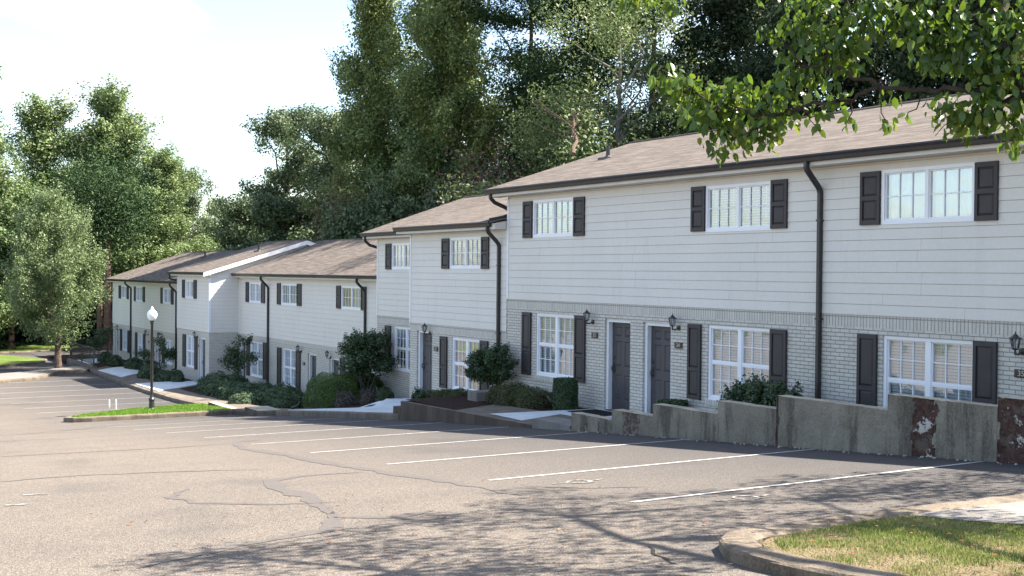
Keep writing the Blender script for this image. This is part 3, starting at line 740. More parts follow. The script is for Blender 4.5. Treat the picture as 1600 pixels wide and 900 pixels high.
def house(root, bays, X0, X1, ridgeY, ridgeZ, roofX0, roofX1, zfloor, winU, winL, doors, lamps, plates, spouts, vents, rakeR=False, nosoldier=False, backY=None, holesShut=()):
    """bays: list of dict(x0,x1,Y,ez,ey,sb,rx0,rx1)"""
    W = MB(); Sd = MB(); back = backY or 2*ridgeY-bays[0]['ey']-.35
    Tr = MB(); Rf = MB(); Gt = MB(); Ev = MB()
    for b in bays:
        x0, x1, Y, ez, ey, sb = b['x0'], b['x1'], b['Y'], b['ez'], b['ey'], b['sb']
        hu = [h[:4] for h in winU if x0 <= h[0] and h[1] <= x1]; hl = [h[:4] for h in winL+doors if x0 <= h[0] and h[1] <= x1]
        holes_wall(W, x0, x1, zfloor-.6, sb-.205, Y, [(p, q, r, s_) for p, q, r, s_ in hl], .14, 0)
        W.face([(x0, Y-.003, sb-.205), (x1, Y-.003, sb-.205), (x1, Y-.003, sb), (x0, Y-.003, sb)], 1)
        W.face([(x0, Y-.003, sb-.205), (x1, Y-.003, sb-.205), (x1, Y, sb-.205), (x0, Y, sb-.205)], 1)
        for h in winL:
            if x0 <= h[0] <= x1: W.box(h[0]-.04, min(h[1]+.04, x1), Y-.03, Y+.06, h[2]-.105, h[2]-.002, 1)
        lap_siding(Sd, x0+.07, x1-.07 if b.get('rc', 1) else x1, sb, ez-.175, Y-.006, hu)
        # closed backing walls above and corner boards
        for h in hu:
            p, q, r, s_ = h; D = Y+.12
            Sd.face([(p, Y-.01, r), (p, Y-.01, s_), (p, D, s_), (p, D, r)]); Sd.face([(q, Y-.01, r), (q, D, r), (q, D, s_), (q, Y-.01, s_)])
            Sd.face([(p, Y-.01, s_), (q, Y-.01, s_), (q, D, s_), (p, D, s_)]); Sd.face([(p, Y-.01, r), (p, D, r), (q, D, r), (q, Y-.01, r)])
        for xa, xb in [(x0-.004, x0+.07)]+([(x1-.07, x1+.004)] if b.get('rc', 1) and x1 < 0 else []):
            cb = MB(); cb.box(xa, xb, Y-.028, Y+.02, sb+.001, ez-.24); cb.build('corner_board', 'white_trim', root)
        # eave box (fascia, soffit, boxed ends), gutter
        rx0, rx1 = b['rx0'], b['rx1']; sl = (ridgeZ-ez)/(ridgeY-ey); fy = ey+.10
        Ev.prism([(fy, ez-.175), (fy, ez-.03), (Y+.02, ez-.03+sl*(Y-fy)-.015), (Y+.02, ez-.175)], rx0+.01, rx1-.01)
        Gt.prism([(fy-.002, ez-.105), (fy-.002, ez+.005), (ey-.01, ez+.015), (ey-.015, ez-.01), (ey+.01, ez-.05), (ey+.025, ez-.10), (ey+.05, ez-.115)], rx0-.02 if not b.get('gl') else b['gl'], b.get('gr', rx1))
        # roof front plane
        th = .05; e0 = ey+.03
        Rf.prism([(e0, ez+.012), (ridgeY, ridgeZ), (ridgeY, ridgeZ-th), (e0, ez+.012-th*.6)], rx0, rx1, 0)
    Rf.prism([(ridgeY, ridgeZ-.002), (back+.4, bays[0]['ez']), (back+.4, bays[0]['ez']-.05), (ridgeY, ridgeZ-.06)], roofX0, roofX1, 0)
    Rf.tube([(roofX0, ridgeY, ridgeZ-.01), (roofX1, ridgeY, ridgeZ-.01)], .05, 8)
    # side and back walls, partition between bays
    zt = min(b['ez'] for b in bays)-.05
    b0 = bays[0]; bl = bays[-1]
    for X, b in ((X0, bays[0]), (X1, bays[-1])):
        sgn = -1 if X == X0 else 1
        W.face([(X, b['Y'], zfloor-.6), (X, back, zfloor-.6), (X, back, b['sb']), (X, b['Y'], b['sb'])], 0)
        o_ = .0
        if sgn == 1 and rakeR:
            lap_siding(Sd, b['Y'], back, b['sb'], b['ez']-.02, X+.004, [], 'y')
            cb = MB(); cb.box(X+.006, X+.03, b['Y']-.024, b['Y']+.07, b['sb']+.002, b['ez']-.245); cb.build('corner_board', 'white_trim', root)
        else: Sd.face([(X, b['Y'], b['sb']), (X, back, b['sb']), (X, back, b['ez']-.05), (X, b['Y'], b['ez']-.05)])
        Sd.face([(X-.003*sgn, b['Y'], b['ez']-.05), (X-.003*sgn, back, b['ez']-.05), (X-.003*sgn, ridgeY, ridgeZ-.10)])
    W.face([(X0, back, zfloor-.6), (X1, back, zfloor-.6), (X1, back, b0['ez']-.02), (X0, back, b0['ez']-.02)], 0)
    for a, b in zip(bays[:-1], bays[1:]):
        X = b['x0']; W.face([(X, min(a['Y'], b['Y']), zfloor-.6), (X, max(a['Y'], b['Y']), zfloor-.6), (X, max(a['Y'], b['Y']), b['sb']), (X, min(a['Y'], b['Y']), b['sb'])], 0)
        Sd.face([(X, min(a['Y'], b['Y']), b['sb']), (X, max(a['Y'], b['Y']), b['sb']), (X, max(a['Y'], b['Y']), b['ez']), (X, min(a['Y'], b['Y']), b['ez'])])
    # interior floor between storeys so that rooms are dark
    W.box(X0+.02, X1-.02, max(b['Y'] for b in bays)+.3, back-.02, b0['sb']-.1, b0['sb']+.1, 2)
    if rakeR:   # white rake board and soffit on the exposed right gable end
        b = bays[-1]; sl = (ridgeZ-b['ez'])/(ridgeY-b['ey']); xx = roofX1
        n = [(b['ey']+.06, b['ez']-.01), (ridgeY, ridgeZ-.02), (2*ridgeY-b['ey'], b['ez']-.01)]
        for p, q in zip(n[:-1], n[1:]):
            Tr.face([(xx+.012, p[0], p[1]-.19), (xx+.012, q[0], q[1]-.19), (xx+.012, q[0], q[1]), (xx+.012, p[0], p[1])])
            Tr.face([(xx+.012, p[0], p[1]-.19), (xx+.012, q[0], q[1]-.19), (X1, q[0], q[1]-.19), (X1, p[0], p[1]-.19)])
            Tr.face([(xx+.012, p[0], p[1]), (xx+.012, q[0], q[1]), (xx-.02, q[0], q[1]), (xx-.02, p[0], p[1])])
        Tr.face([(xx+.012, n[0][0], n[0][1]-.19), (xx+.012, n[0][0], n[0][1]), (xx-.04, n[0][0], n[0][1]), (xx-.04, n[0][0], n[0][1]-.19)])
    W.build('wall', ['brick', 'brick_soldier', 'interior'], root)
    Sd.build('siding', ['siding', 'siding_joint'], root)
    if Tr.f: Tr.build('rake_board', 'white_trim', root)
    Ev.build('eave', 'soffit', root)
    rf = Rf.build('roof', 'shingles', root); Gt.build('gutter', 'black_metal', root)
    for h in winU: window(root, *h[:4], h[4], h[5], False, 0.); 
    for h in winL: window(root, *h[:4], h[4], h[5], True, .045)
    for h in holesShut: shutter(root, *h[:4], h[4], h[5])
    for h in doors: door(root, *h[:4], h[4])
    for l in lamps: porch_lamp(root, *l)
    for p in plates: number_plate(root, *p)
    for s_ in spouts: downspout(root, *s_)
    for x, y in vents:
        b = bays[-1]; z = ridgeZ-(ridgeZ-b['ez'])/(ridgeY-b['ey'])*abs(ridgeY-y); m = MB()
        m.lathe((x, y, z), [(.14, -.05), (.10, .02), (.055, .06), (.05, .30), (0, .30)], 10); m.box(x-.17, x+.17, y-.19, y+.17, z-.06, z-.0)
        m.build('vent_pipe', 'black_metal', rf)
    return rf

Y = 15.27
A = thing('townhouse', (-10, 15.27, -3.0), 'nearest and tallest-standing townhouse, with doors numbered 33 and 34 behind the stepped concrete wall', 'townhouse')
ud = (.84, 1.72)
house(A, [dict(x0=-24.75, x1=3, Y=Y, ez=2.05, ey=14.82, sb=-.65, rx0=-25.2, rx1=3)], -24.75, 3, 19.4, 3.52, -25.2, 3, -3.0,
      winU=[(-23.58, -21.88, .84, 1.73, Y, 'blind'), (-17.39, -15.61, .82, 1.71, Y, 'open'), (-13.09, -11.32, .84, 1.73, Y, 'curtain')],
      winL=[(-23.43, -21.79, -2.44, -.96, Y, 'blind'), (-17.31, -15.60, -2.43, -.98, Y, 'blind'), (-13.04, -11.31, -2.43, -.97, Y, 'blind')],
      doors=[(-20.68, -19.76, -3.0, -.98, Y), (-19.33, -18.42, -3.0, -1.0, Y), (-9.9, -9.0, -3.0, -1.0, Y)],
      lamps=[(-21.12, -.98, Y), (-18.18, -.98, Y), (-10.50, -.98, Y)],
      plates=[(-21.03, -1.37, Y, '33'), (-18.17, -1.43, Y, '34'), (-10.50, -1.40, Y, '35')],
      spouts=[(-14.39, Y, 2.05, 1.95, 1.45, -3.0)], vents=[(-23.5, 17.4), (-12.35, 18.2)],
      holesShut=[(-24.0, -23.60, .84, 1.72, Y, False), (-21.86, -21.44, .84, 1.72, Y, False), (-17.80, -17.40, .84, 1.72, Y, False), (-15.60, -15.20, .84, 1.72, Y, False),
                 (-13.52, -13.11, .84, 1.72, Y, False), (-11.31, -10.92, .84, 1.72, Y, False),
                 (-24.0, -23.62, -2.46, -.95, Y, True), (-21.78, -21.38, -2.46, -.95, Y, True), (-17.86, -17.48, -2.46, -.98, Y, True), (-15.58, -15.18, -2.46, -.98, Y, True),
                 (-13.54, -13.14, -2.46, -.96, Y, True), (-11.30, -10.90, -2.46, -.96, Y, True)])
# drain from this roof down onto the next one
def roof_drain(root, pts):
    m = MB(); m.tube(pts, 1, 12, sq=(.036, .046)); m.build('downspout', 'black_metal', root)
roof_drain(A, [(-24.98, 14.9, 1.97), (-24.98, 14.9, 1.84), (-24.96, 15.0, 1.74), (-24.92, 15.3, 1.62), (-24.90, 15.42, 1.55), (-24.90, 15.42, 1.45), (-24.95, 15.25, 1.38), (-25.1, 14.95, 1.31)])

YB, YBl = 15.27, 16.62
B = thing('townhouse', (-30, 15.27, -3.6), 'second townhouse from the right, its left bay set back, between two shrub trees', 'townhouse')
house(B, [dict(x0=-35.1, x1=-30.05, Y=YBl, ez=1.25, ey=16.2, sb=-1.44, rx0=-35.6, rx1=-30.05, rc=0), dict(x0=-30.05, x1=-24.76, Y=YB, ez=1.25, ey=14.82, sb=-1.45, rx0=-30.3, rx1=-24.78, rc=0, gr=-24.95)],
      -35.1, -24.76, 20.15, 2.60, -35.6, -24.78, -3.6,
      winU=[(-34.0, -32.3, .07, .90, YBl, ('blind', 'dark')), (-27.69, -26.01, .09, .92, YB, 'open')],
      winL=[(-33.84, -32.2, -3.15, -1.75, YBl, ('half', 'half')), (-27.57, -26.03, -3.15, -1.75, YB, ('peach', 'peach'))],
      doors=[(-29.62, -28.70, -3.6, -1.64, YB)], lamps=[(-28.83, -1.60, YB)], plates=[(-28.45, -2.12, YB, '32')],
      spouts=[(-25.08, YB, 1.25, 1.16, .68, -3.3)], vents=[(-29.6, 19.2)],
      holesShut=[(-34.42, -34.02, .07, .9, YBl, False), (-28.12, -27.71, .09, .91, YB, False), (-25.99, -25.62, .09, .91, YB, False), (-32.28, -31.9, .07, .9, YBl, False),
                 (-34.42, -34.03, -3.16, -1.74, YBl, True), (-28.18, -27.80, -3.15, -1.75, YB, True), (-26.01, -25.63, -3.15, -1.75, YB, True)])
roof_drain(B, [(-35.35, 16.28, 1.2), (-35.35, 16.28, 1.0), (-35.33, 16.45, .86), (-35.22, 17.2, .66), (-35.2, 17.45, .56), (-35.2, 17.5, .15), (-35.3, 17.3, -.02), (-35.6, 17.1, -.1)])

YC = 17.9
C_ = thing('townhouse', (-44, 17.9, -5.2), 'middle townhouse set back behind the spreading shrubs, with two vents on its brown roof', 'townhouse')
house(C_, [dict(x0=-52.6, x1=-35.12, Y=YC, ez=-.155, ey=17.5, sb=-2.91, rx0=-53.3, rx1=-35.13, rc=0, gr=-37.1)], -52.6, -35.12, 22.0, 1.44, -52.58, -35.13, -5.25,
      winU=[(-51.20, -49.61, -1.44, -.54, YC, ('curtain', 'curtain')), (-47.20, -45.38, -1.44, -.55, YC, 'curtain'), (-40.92, -39.12, -1.42, -.56, YC, ('dark', 'blind'))],
      winL=[(-51.07, -49.33, -4.75, -3.18, YC, 'curtain'), (-47.0, -45.46, -4.85, -3.26, YC, ('blind', 'curtain')), (-40.5, -38.9, -4.8, -3.27, YC, 'curtain')],
      doors=[(-52.5, -51.7, -5.25, -3.22, YC), (-44.24, -43.36, -5.25, -3.30, YC), (-42.05, -41.15, -5.25, -3.33, YC)],
      lamps=[(-52.0, -3.12, YC), (-44.9, -3.18, YC), (-41.9, -3.22, YC)],
      plates=[(-44.62, -3.75, YC, '30'), (-40.95, -3.95, YC, '31')],
      spouts=[(-48.67, YC, -.155, -.26, -.75, -5.2), (-38.70, YC, -.155, -.26, -.75, -5.0)], vents=[(-40.9, 21.2), (-41.9, 21.2)],
      holesShut=[(-51.62, -51.22, -1.44, -.53, YC, False), (-49.59, -49.15, -1.44, -.53, YC, False), (-47.64, -47.22, -1.44, -.53, YC, False), (-45.36, -44.9, -1.44, -.53, YC, False),
                 (-41.34, -40.94, -1.42, -.55, YC, False), (-39.10, -38.68, -1.42, -.55, YC, False),
                 (-51.45, -51.1, -4.76, -3.15, YC, True), (-49.31, -48.9, -4.76, -3.15, YC, True), (-47.58, -47.14, -4.86, -3.26, YC, True), (-45.44, -44.98, -4.86, -3.26, YC, True), (-40.96, -40.55, -4.85, -3.26, YC, True)])

YD2, YD = 16.5, 17.6
D2 = thing('townhouse', (-55, 16.5, -5.2), 'narrow projecting townhouse with a white rake board and a pale side wall facing the camera', 'townhouse')
house(D2, [dict(x0=-57.7, x1=-52.62, Y=YD2, ez=-.11, ey=16.1, sb=-2.86, rx0=-58.1, rx1=-52.44)], -57.7, -52.62, 21.15, 1.46, -58.1, -52.44, -5.25,
      winU=[(-56.35, -54.95, -1.36, -.50, YD2, ('curtain', 'dark'))], winL=[(-56.20, -54.75, -4.66, -3.13, YD2, ('half', 'half'))],
      doors=[(-54.1, -53.2, -5.25, -3.15, YD2)], lamps=[(-54.35, -3.05, YD2)], plates=[(-54.27, -3.55, YD2, '29')],
      spouts=[], vents=[(-54.5, 19.5)],
      holesShut=[(-56.78, -56.37, -1.36, -.48, YD2, False), (-54.93, -54.48, -1.36, -.48, YD2, False), (-56.66, -56.22, -4.68, -3.12, YD2, True), (-54.73, -54.34, -4.68, -3.12, YD2, True)], rakeR=True)
roof_drain(D2, [(-57.95, 16.17, -.16), (-57.95, 16.17, -.45), (-58.0, 16.4, -.5), (-58.1, 16.9, -.58)])
D = thing('townhouse', (-66, 17.6, -5.5), 'farthest and lowest townhouse at the left end of the row, beside the black railing', 'townhouse')
house(D, [dict(x0=-75.7, x1=-57.72, Y=YD, ez=-.62, ey=17.2, sb=-3.39, rx0=-76.2, rx1=-57.72, rc=0)], -75.7, -57.72, 22.2, 1.12, -76.2, -57.72, -5.5,
      winU=[(-73.55, -72.15, -1.79, -1.0, YD, ('dark', 'curtain')), (-70.02, -68.42, -1.87, -1.0, YD, 'curtain'), (-64.28, -62.66, -1.85, -1.0, YD, ('dark', 'blind'))],
      winL=[(-73.3, -71.9, -4.95, -3.69, YD, 'blind'), (-69.67, -68.30, -5.16, -3.70, YD, ('half', 'half')), (-63.86, -62.5, -5.1, -3.78, YD, 'blind')],
      doors=[(-75.1, -74.3, -5.5, -3.65, YD), (-66.9, -66.05, -5.5, -3.70, YD), (-65.6, -64.8, -5.5, -3.72, YD)],
      lamps=[(-73.9, -3.6, YD), (-67.3, -3.6, YD), (-64.6, -3.6, YD)], plates=[(-67.2, -4.1, YD, '27'), (-64.5, -4.1, YD, '28')],
      spouts=[(-71.06, YD, -.62, -.72, -1.15, -5.45), (-61.6, YD, -.62, -.72, -1.2, -5.3)], vents=[(-68.5, 21.2)],
      holesShut=[(-74.1, -73.57, -1.8, -1.0, YD, False), (-72.1, -71.7, -1.8, -1.0, YD, False), (-70.4, -70.05, -1.87, -1.0, YD, False), (-68.4, -68.0, -1.87, -1.0, YD, False), (-64.67, -64.3, -1.86, -.99, YD, False), (-62.64, -62.2, -1.86, -.99, YD, False),
                 (-73.7, -73.35, -5.0, -3.66, YD, True), (-71.87, -71.5, -5.0, -3.66, YD, True), (-70.1, -69.72, -5.18, -3.69, YD, True), (-68.28, -67.9, -5.18, -3.69, YD, True), (-64.3, -63.9, -5.1, -3.76, YD, True)])

# ------------------------------------------------------------------ retaining walls
rw = thing('retaining_wall', (-12, 12.5, -2.5), 'long stepped grey concrete retaining wall with crumbling patches in front of doors 33 to 35', 'retaining wall')
segs = [(-17.8, -16.56, -2.58), (-16.56, -15.41, -2.39), (-15.41, -13.8, -2.18), (-13.8, -12.54, -1.97), (-12.54, -10.5, -1.77), (-10.5, -8.85, -1.56), (-8.85, -6.6, -1.44), (-6.6, -3.5, -1.25)]
def rough_box(mb, x0, x1, y0, y1, z0, z1, mi_side=0, mi_top=1, amp=.012, step=.12, patches=()):
    nx = max(2, int((x1-x0)/step)); nz = max(2, int((z1-z0)/step))
    xs_ = [x0+(x1-x0)*i/nx for i in range(nx+1)]; zs_ = [z0+(z1-z0)*i/nz for i in range(nz+1)]
    def jit(x, z, e): 
        return noise.noise(Vector((x*4, z*4, e)))*amp + noise.noise(Vector((x*13, z*13, e)))*amp*.5
    for i in range(nx):
        for j in range(nz):
            mi = mi_side; mx_, mz_ = (xs_[i]+xs_[i+1])/2, (zs_[j]+zs_[j+1])/2; dd = 0
            pts = []
            for (a, c) in ((i, j), (i+1, j), (i+1, j+1), (i, j+1)):
                x, z = xs_[a], zs_[c]; d_ = 0
                for (p, q, wv) in patches:
                    e = wv*noise.noise(Vector((z*5, p*3, 2)))
                    if p+e < x < q+e*1.3: d_ = .012
                pts.append((x, y0-jit(x, z, 0)+d_, z - (abs(jit(x, 3, 9))*1.2 if c == nz else 0)))
            for (p, q, wv) in patches:
                e = wv*noise.noise(Vector((mz_*5, p*3, 2)))
                if p+e < mx_ < q+e*1.3: mi = 2
            mb.face(pts, mi)
        a, b = xs_[i], xs_[i+1]; za, zb = z1-abs(jit(a, 3, 9))*1.2, z1-abs(jit(b, 3, 9))*1.2
        mb.face([(a, y0-jit(a, z1, 0), za), (b, y0-jit(b, z1, 0), zb), (b, y1, zb), (a, y1, za)], mi_top)
        mb.face([(a, y1, z0), (b, y1, z0), (b, y1, zb), (a, y1, za)], mi_side)
    for x in (x0, x1): mb.face([(x, y0, z0), (x, y1, z0), (x, y1, z1-.006), (x, y0, z1-.006)], mi_side)
pat = {0: [(-17.40, -17.30, .04), (-16.98, -16.90, .04)], 1: [(-16.25, -15.80, .15)], 5: [(-10.08, -9.72, .10)], 6: [(-8.84, -8.35, .12)], 4: [(-12.545, -12.50, .02)]}
for i, (a, b, zt) in enumerate(segs):
    m = MB(); rough_box(m, a+.0015, b-.0015, 12.4, 12.62, -3.3, zt, step=.03 if i in pat else .12, patches=pat.get(i, ()))
    m.build('wall_panel', ['wall_concrete', 'cap_concrete', 'crumbled' if i < 2 else 'bare_brick'], rw)
# crumbs along the foot of the wall
mb = MB(); rg = random.Random(4)
for i in range(130):
    x = rg.uniform(-18, -6); y = 12.36-abs(rg.gauss(0, .06)); r = rg.uniform(.006, .022); z = lot(x, y)
    mb.lathe((x, y, z), [(0, -.005), (r, 0), (r*.8, r*.8), (0, r)], 5)
tag(mb.build('rubble', 'cap_concrete'), 'pale crumbs of concrete scattered along the foot of the stepped wall', 'rubble', kind='stuff')

# raised sidewalk slab between the second and nearest house
st = MB(); n = 16
for i in range(n):
    a = -24.86+(6.3)*i/n; b = -24.86+6.3*(i+1)/n
    za = -3.06+.10*i/n; zb = -3.06+.10*(i+1)/n
    for (p, q, mi) in (((12.4), (13.95), 0),):
        st.face([(a, p, za), (b, p, zb), (b, q, zb+.01), (a, q, za+.01)], 0)
        st.face([(a, p, -3.8), (b, p, -3.8), (b, p, zb), (a, p, za)], 1)
        st.face([(a, q, -3.8), (b, q, -3.8), (b, q, zb+.01), (a, q, za+.01)], 1)
st.face([(-24.86, 12.4, -3.8), (-24.86, 13.95, -3.8), (-24.86, 13.95, -3.05), (-24.86, 12.4, -3.06)], 1)
o = st.build('sidewalk', ['old_concrete', 'brown_block']); o['kind'] = 'structure'
m = MB(); rough_box(m, -19.1, -17.82, 12.38, 12.95, -3.3, -2.83, 0, 1, .01)
tag(m.build('concrete_step', ['pad_concrete', 'pad_concrete', 'pad_concrete']), 'low pale concrete step at the left end of the stepped wall', 'step')
m = MB(); rough_box(m, -25.3, -24.9, 12.42, 13.1, -3.75, -3.22, 0, 0, .01)
tag(m.build('concrete_block', ['brown_block', 'brown_block', 'brown_block']), 'small dark kerb block stepping up to the raised sidewalk', 'block')
for a, b, zt, dp, lab in ((-35.9, -33.15, -4.33, .75, 'dark block-like low retaining wall nearest of the three beside the lamp lawn'),
                          (-40.0, -36.9, -4.58, .28, 'low retaining wall with a sunlit top in the middle, behind the lamp lawn'),
                          (-43.1, -40.1, -4.86, .28, 'low retaining wall farthest of the three beside the lamp lawn')):
    m = MB(); rough_box(m, a, b, kerby(a)+.02, kerby(a)+.02+dp, -5.4, zt, 0, 1, .01)
    tag(m.build('low_retaining_wall', ['brown_block', 'cap_concrete', 'brown_block']), lab, 'retaining wall', 'low stepped walls by the lamp lawn')
# pale utility block
m = MB(); m.box(-24.05, -23.62, 13.75, 14.3, -3.05, -2.80)
tag(m.build('utility_box', 'pad_concrete', bevel=.012), 'pale grey box-shaped concrete block on the raised sidewalk under the lower window', 'block')
m = MB(); m.box(-20.75, -19.7, 14.35, 15.1, -2.985, -2.968); tag(m.build('doormat', 'dark_mat'), 'black doormat before the brown door numbered 33', 'doormat')
m = MB(); m.tube([(-33.9, 13.2, -4.20), (-33.85, 13.28, -4.17), (-33.8, 13.38, -4.10), (-33.78, 13.42, -4.0)], [.06, .045, .03, .028], 10)
tag(m.build('drain_pipe', 'green_plastic'), 'dark green drain elbow beside the large clipped hedge', 'drain pipe')

# ------------------------------------------------------------------ near island
isl = [(-6.2, 30), (-6.42, 10.5), (-6.49, 9.49), (-6.60, 8.53), (-6.70, 7.2), (-6.66, 6.45), (-6.64, 6.10), (-6.5, 5.86), (-6.16, 5.62), (-5.78, 5.50), (-5.12, 5.50), (-4.0, 5.46), (-1.0, 5.35), (5, 5.3)]
isl[0] = (-6.35, 11.6)
kerb('kerb', isl, .27, .10, LOTZ, step=.12, inward=1, rough=.022)
ipoly = [(-6.08, 11.6), (-6.22, 9.45), (-6.32, 8.5), (-6.42, 7.2), (-6.38, 6.45), (-6.33, 6.2), (-6.2, 6.0), (-5.98, 5.84), (-5.6, 5.77), (-5.1, 5.77), (-4.0, 5.73), (-1, 5.75), (5, 5.7), (5, 11.6)]
poly_sheet('island_bed', ipoly, LOTZ, .07, 'dry_soil', .3)
pad = [(-6.32, 7.75), (-6.28, 8.5), (-6.15, 9.4), (-6.02, 11.4), (-3.5, 11.4), (-3.2, 8.4), (-5.0, 8.1), (-5.9, 7.80)]
poly_sheet('walkway', pad, LOTZ, .092, 'pad_concrete', .5)
gp = [(-6.30, 7.75), (-6.37, 7.2), (-6.31, 6.45), (-6.2, 6.12), (-5.9, 5.9), (-5.6, 5.84), (-5.1, 5.83), (-4.0, 5.8), (-2.2, 5.78), (-2.2, 8.3), (-3.2, 8.4), (-5.0, 8.08), (-5.9, 7.8)]
def dens(x, y):
    s_ = max(0, min(1, (y-6.2)/1.5)); bare = max(0, min(1, (x+5.6)/1.2))*(1-s_)
    return max(.03, min(1, .35+.75*s_ + .9*noise.noise(Vector((x*2.2, y*2.2, 0))) - .55*bare))
grass('grass', gp, 75000, .028, LOTZ, .07, 'grass_blade', 'patchy sunlit grass with bare dry spots in the kerbed bed at the lower right corner', .0035, dens, 3)

# ------------------------------------------------------------------ lamp post, marker posts, railing
lx, ly = -39.5, 10.45; lz = lot(lx, ly)+.13
lamp = thing('street_lamp', (lx, ly, lz), 'black lamp post with a white acorn globe on the grass peninsula', 'street lamp')
m = MB(); m.lathe((lx, ly, lz), [(.11, 0), (.11, .05), (.095, .08), (.085, .30), (.10, .33), (.10, .37), (.07, .42), (.052, .5)], 14); m.build('base', 'black_metal', lamp, smooth=False)
m = MB(); m.lathe((lx, ly, lz), [(.048, .45), (.042, 2.86), (.06, 2.88), (.065, 2.91), (.05, 2.93), (.085, 2.97), (.085, 2.99), (0, 2.99)], 14); m.build('pole', 'black_metal', lamp, smooth=True)
m = MB(); m.lathe((lx, ly, lz), [(.08, 2.99), (.115, 3.03), (.155, 3.10), (.17, 3.17), (.155, 3.25), (.11, 3.31), (.07, 3.335), (.075, 3.35), (.05, 3.37), (.055, 3.39), (.02, 3.43), (0, 3.47)], 20); m.build('globe', 'globe', lamp, smooth=True)
for (x, y), lab in (((-41.0, 9.42), 'left one of two short white posts beside the grass peninsula'), ((-40.9, 9.62), 'right one of two short white posts beside the grass peninsula')):
    m = MB(); z = lot(x, y); m.lathe((x, y, z), [(.022, 0), (.022, .43), (.018, .45), (0, .455)], 10)
    tag(m.build('marker_post', 'marker_white', org=(0, 0, 0)), lab, 'post', 'short white posts by the lamp lawn')
def railing(a, b, z0, z1, h, lab):
    o = thing('railing', (a[0], a[1], z0), lab, 'railing', 'black railings at the far end'); m = MB(); n = max(2, int(math.hypot(b[0]-a[0], b[1]-a[1])/.19))
    for zz in (h, .1): m.tube([(a[0], a[1], z0+zz), (b[0], b[1], z1+zz)], .022, 6)
    m.build('rail', 'black_metal', o); m = MB()
    for i in range(1, n):
        t_ = i/n; x, y, z = a[0]+(b[0]-a[0])*t_, a[1]+(b[1]-a[1])*t_, z0+(z1-z0)*t_; m.box(x-.009, x+.009, y-.009, y+.009, z+.1, z+h)
    m.build('bars', 'black_metal', o)
    for t_ in (0, .5, 1):
        m = MB(); x, y, z = a[0]+(b[0]-a[0])*t_, a[1]+(b[1]-a[1])*t_, z0+(z1-z0)*t_; m.box(x-.03, x+.03, y-.03, y+.03, z-.35, z+h+.03); m.build('post', 'black_metal', o)
railing((-63.95, 13.9), (-70.3, 14.0), -5.12, -5.12, .92, 'black metal railing run on the low stone wall, nearer the lot')
railing((-70.4, 14.0), (-75.55, 17.25), -5.12, -5.12, .98, 'black metal railing run reaching the corner of the farthest house')
m = MB(); rough_box(m, -70.4, -63.9, 13.8, 14.05, -5.8, -5.14, 0, 0, .02)
tag(m.build('stone_wall', ['stone', 'stone', 'stone']), 'low brown stone wall under the black railing', 'wall')

# far neighbour house at the left edge
fh = thing('far_house', (-118, 13, -5.6), 'distant brown-roofed house glimpsed through the trees at the left edge', 'house')
m = MB(); m.box(-124, -112, 9, 19.5, -5.8, -1.9); m.build('wall', 'far_wall', fh)
m = MB(); m.prism([(8.4, -2.0), (14.2, 1.3), (20, -2.0)], -124.6, -111.4); m.build('roof', 'shingles', fh)
m = MB(); m.box(-112, -111.9, 11, 12.2, -4.6, -3.0); m.box(-112, -111.9, 15, 16.2, -4.6, -3.0); m.build('window', 'interior', fh)
fh2 = thing('far_house', (-112, 27, -5.6), 'distant brown-roofed house showing between the trunks behind the farthest townhouse', 'house')
m = MB(); m.box(-118, -106, 25.5, 36, -5.8, -1.6); m.build('wall', 'far_wall', fh2)
m = MB(); m.prism([(24.9, -1.7), (30.7, 1.5), (36.6, -1.7)], -118.6, -105.4); m.build('roof', 'shingles', fh2)

# ------------------------------------------------------------------ foliage
def leaf_cloud(C, N, size, rg, up=.5, aspect=.6, jit=.35, outward=None):
    """one bent four-cornered leaf per point; N are preferred normals"""
    n = len(C); nr = N + rg.normal(0, .75, (n, 3)); nr[:, 2] += up; nr /= np.linalg.norm(nr, axis=1)[:, None]+1e-9
    t_ = rg.normal(0, 1, (n, 3)); t_ -= nr*(t_*nr).sum(1)[:, None]; t_ /= np.linalg.norm(t_, axis=1)[:, None]+1e-9
    b = np.cross(nr, t_); s = (size*rg.uniform(1-jit, 1+jit, n))[:, None]
    a0 = C-t_*s*.5; a2 = C+t_*s*.5; a1 = C+b*s*aspect*.5+nr*s*.12; a3 = C-b*s*aspect*.5+nr*s*.12
    V = np.stack([a0, a1, a2, a3], 1).reshape(-1, 3); return V
def quads(n): return np.arange(n*4).reshape(-1, 4)

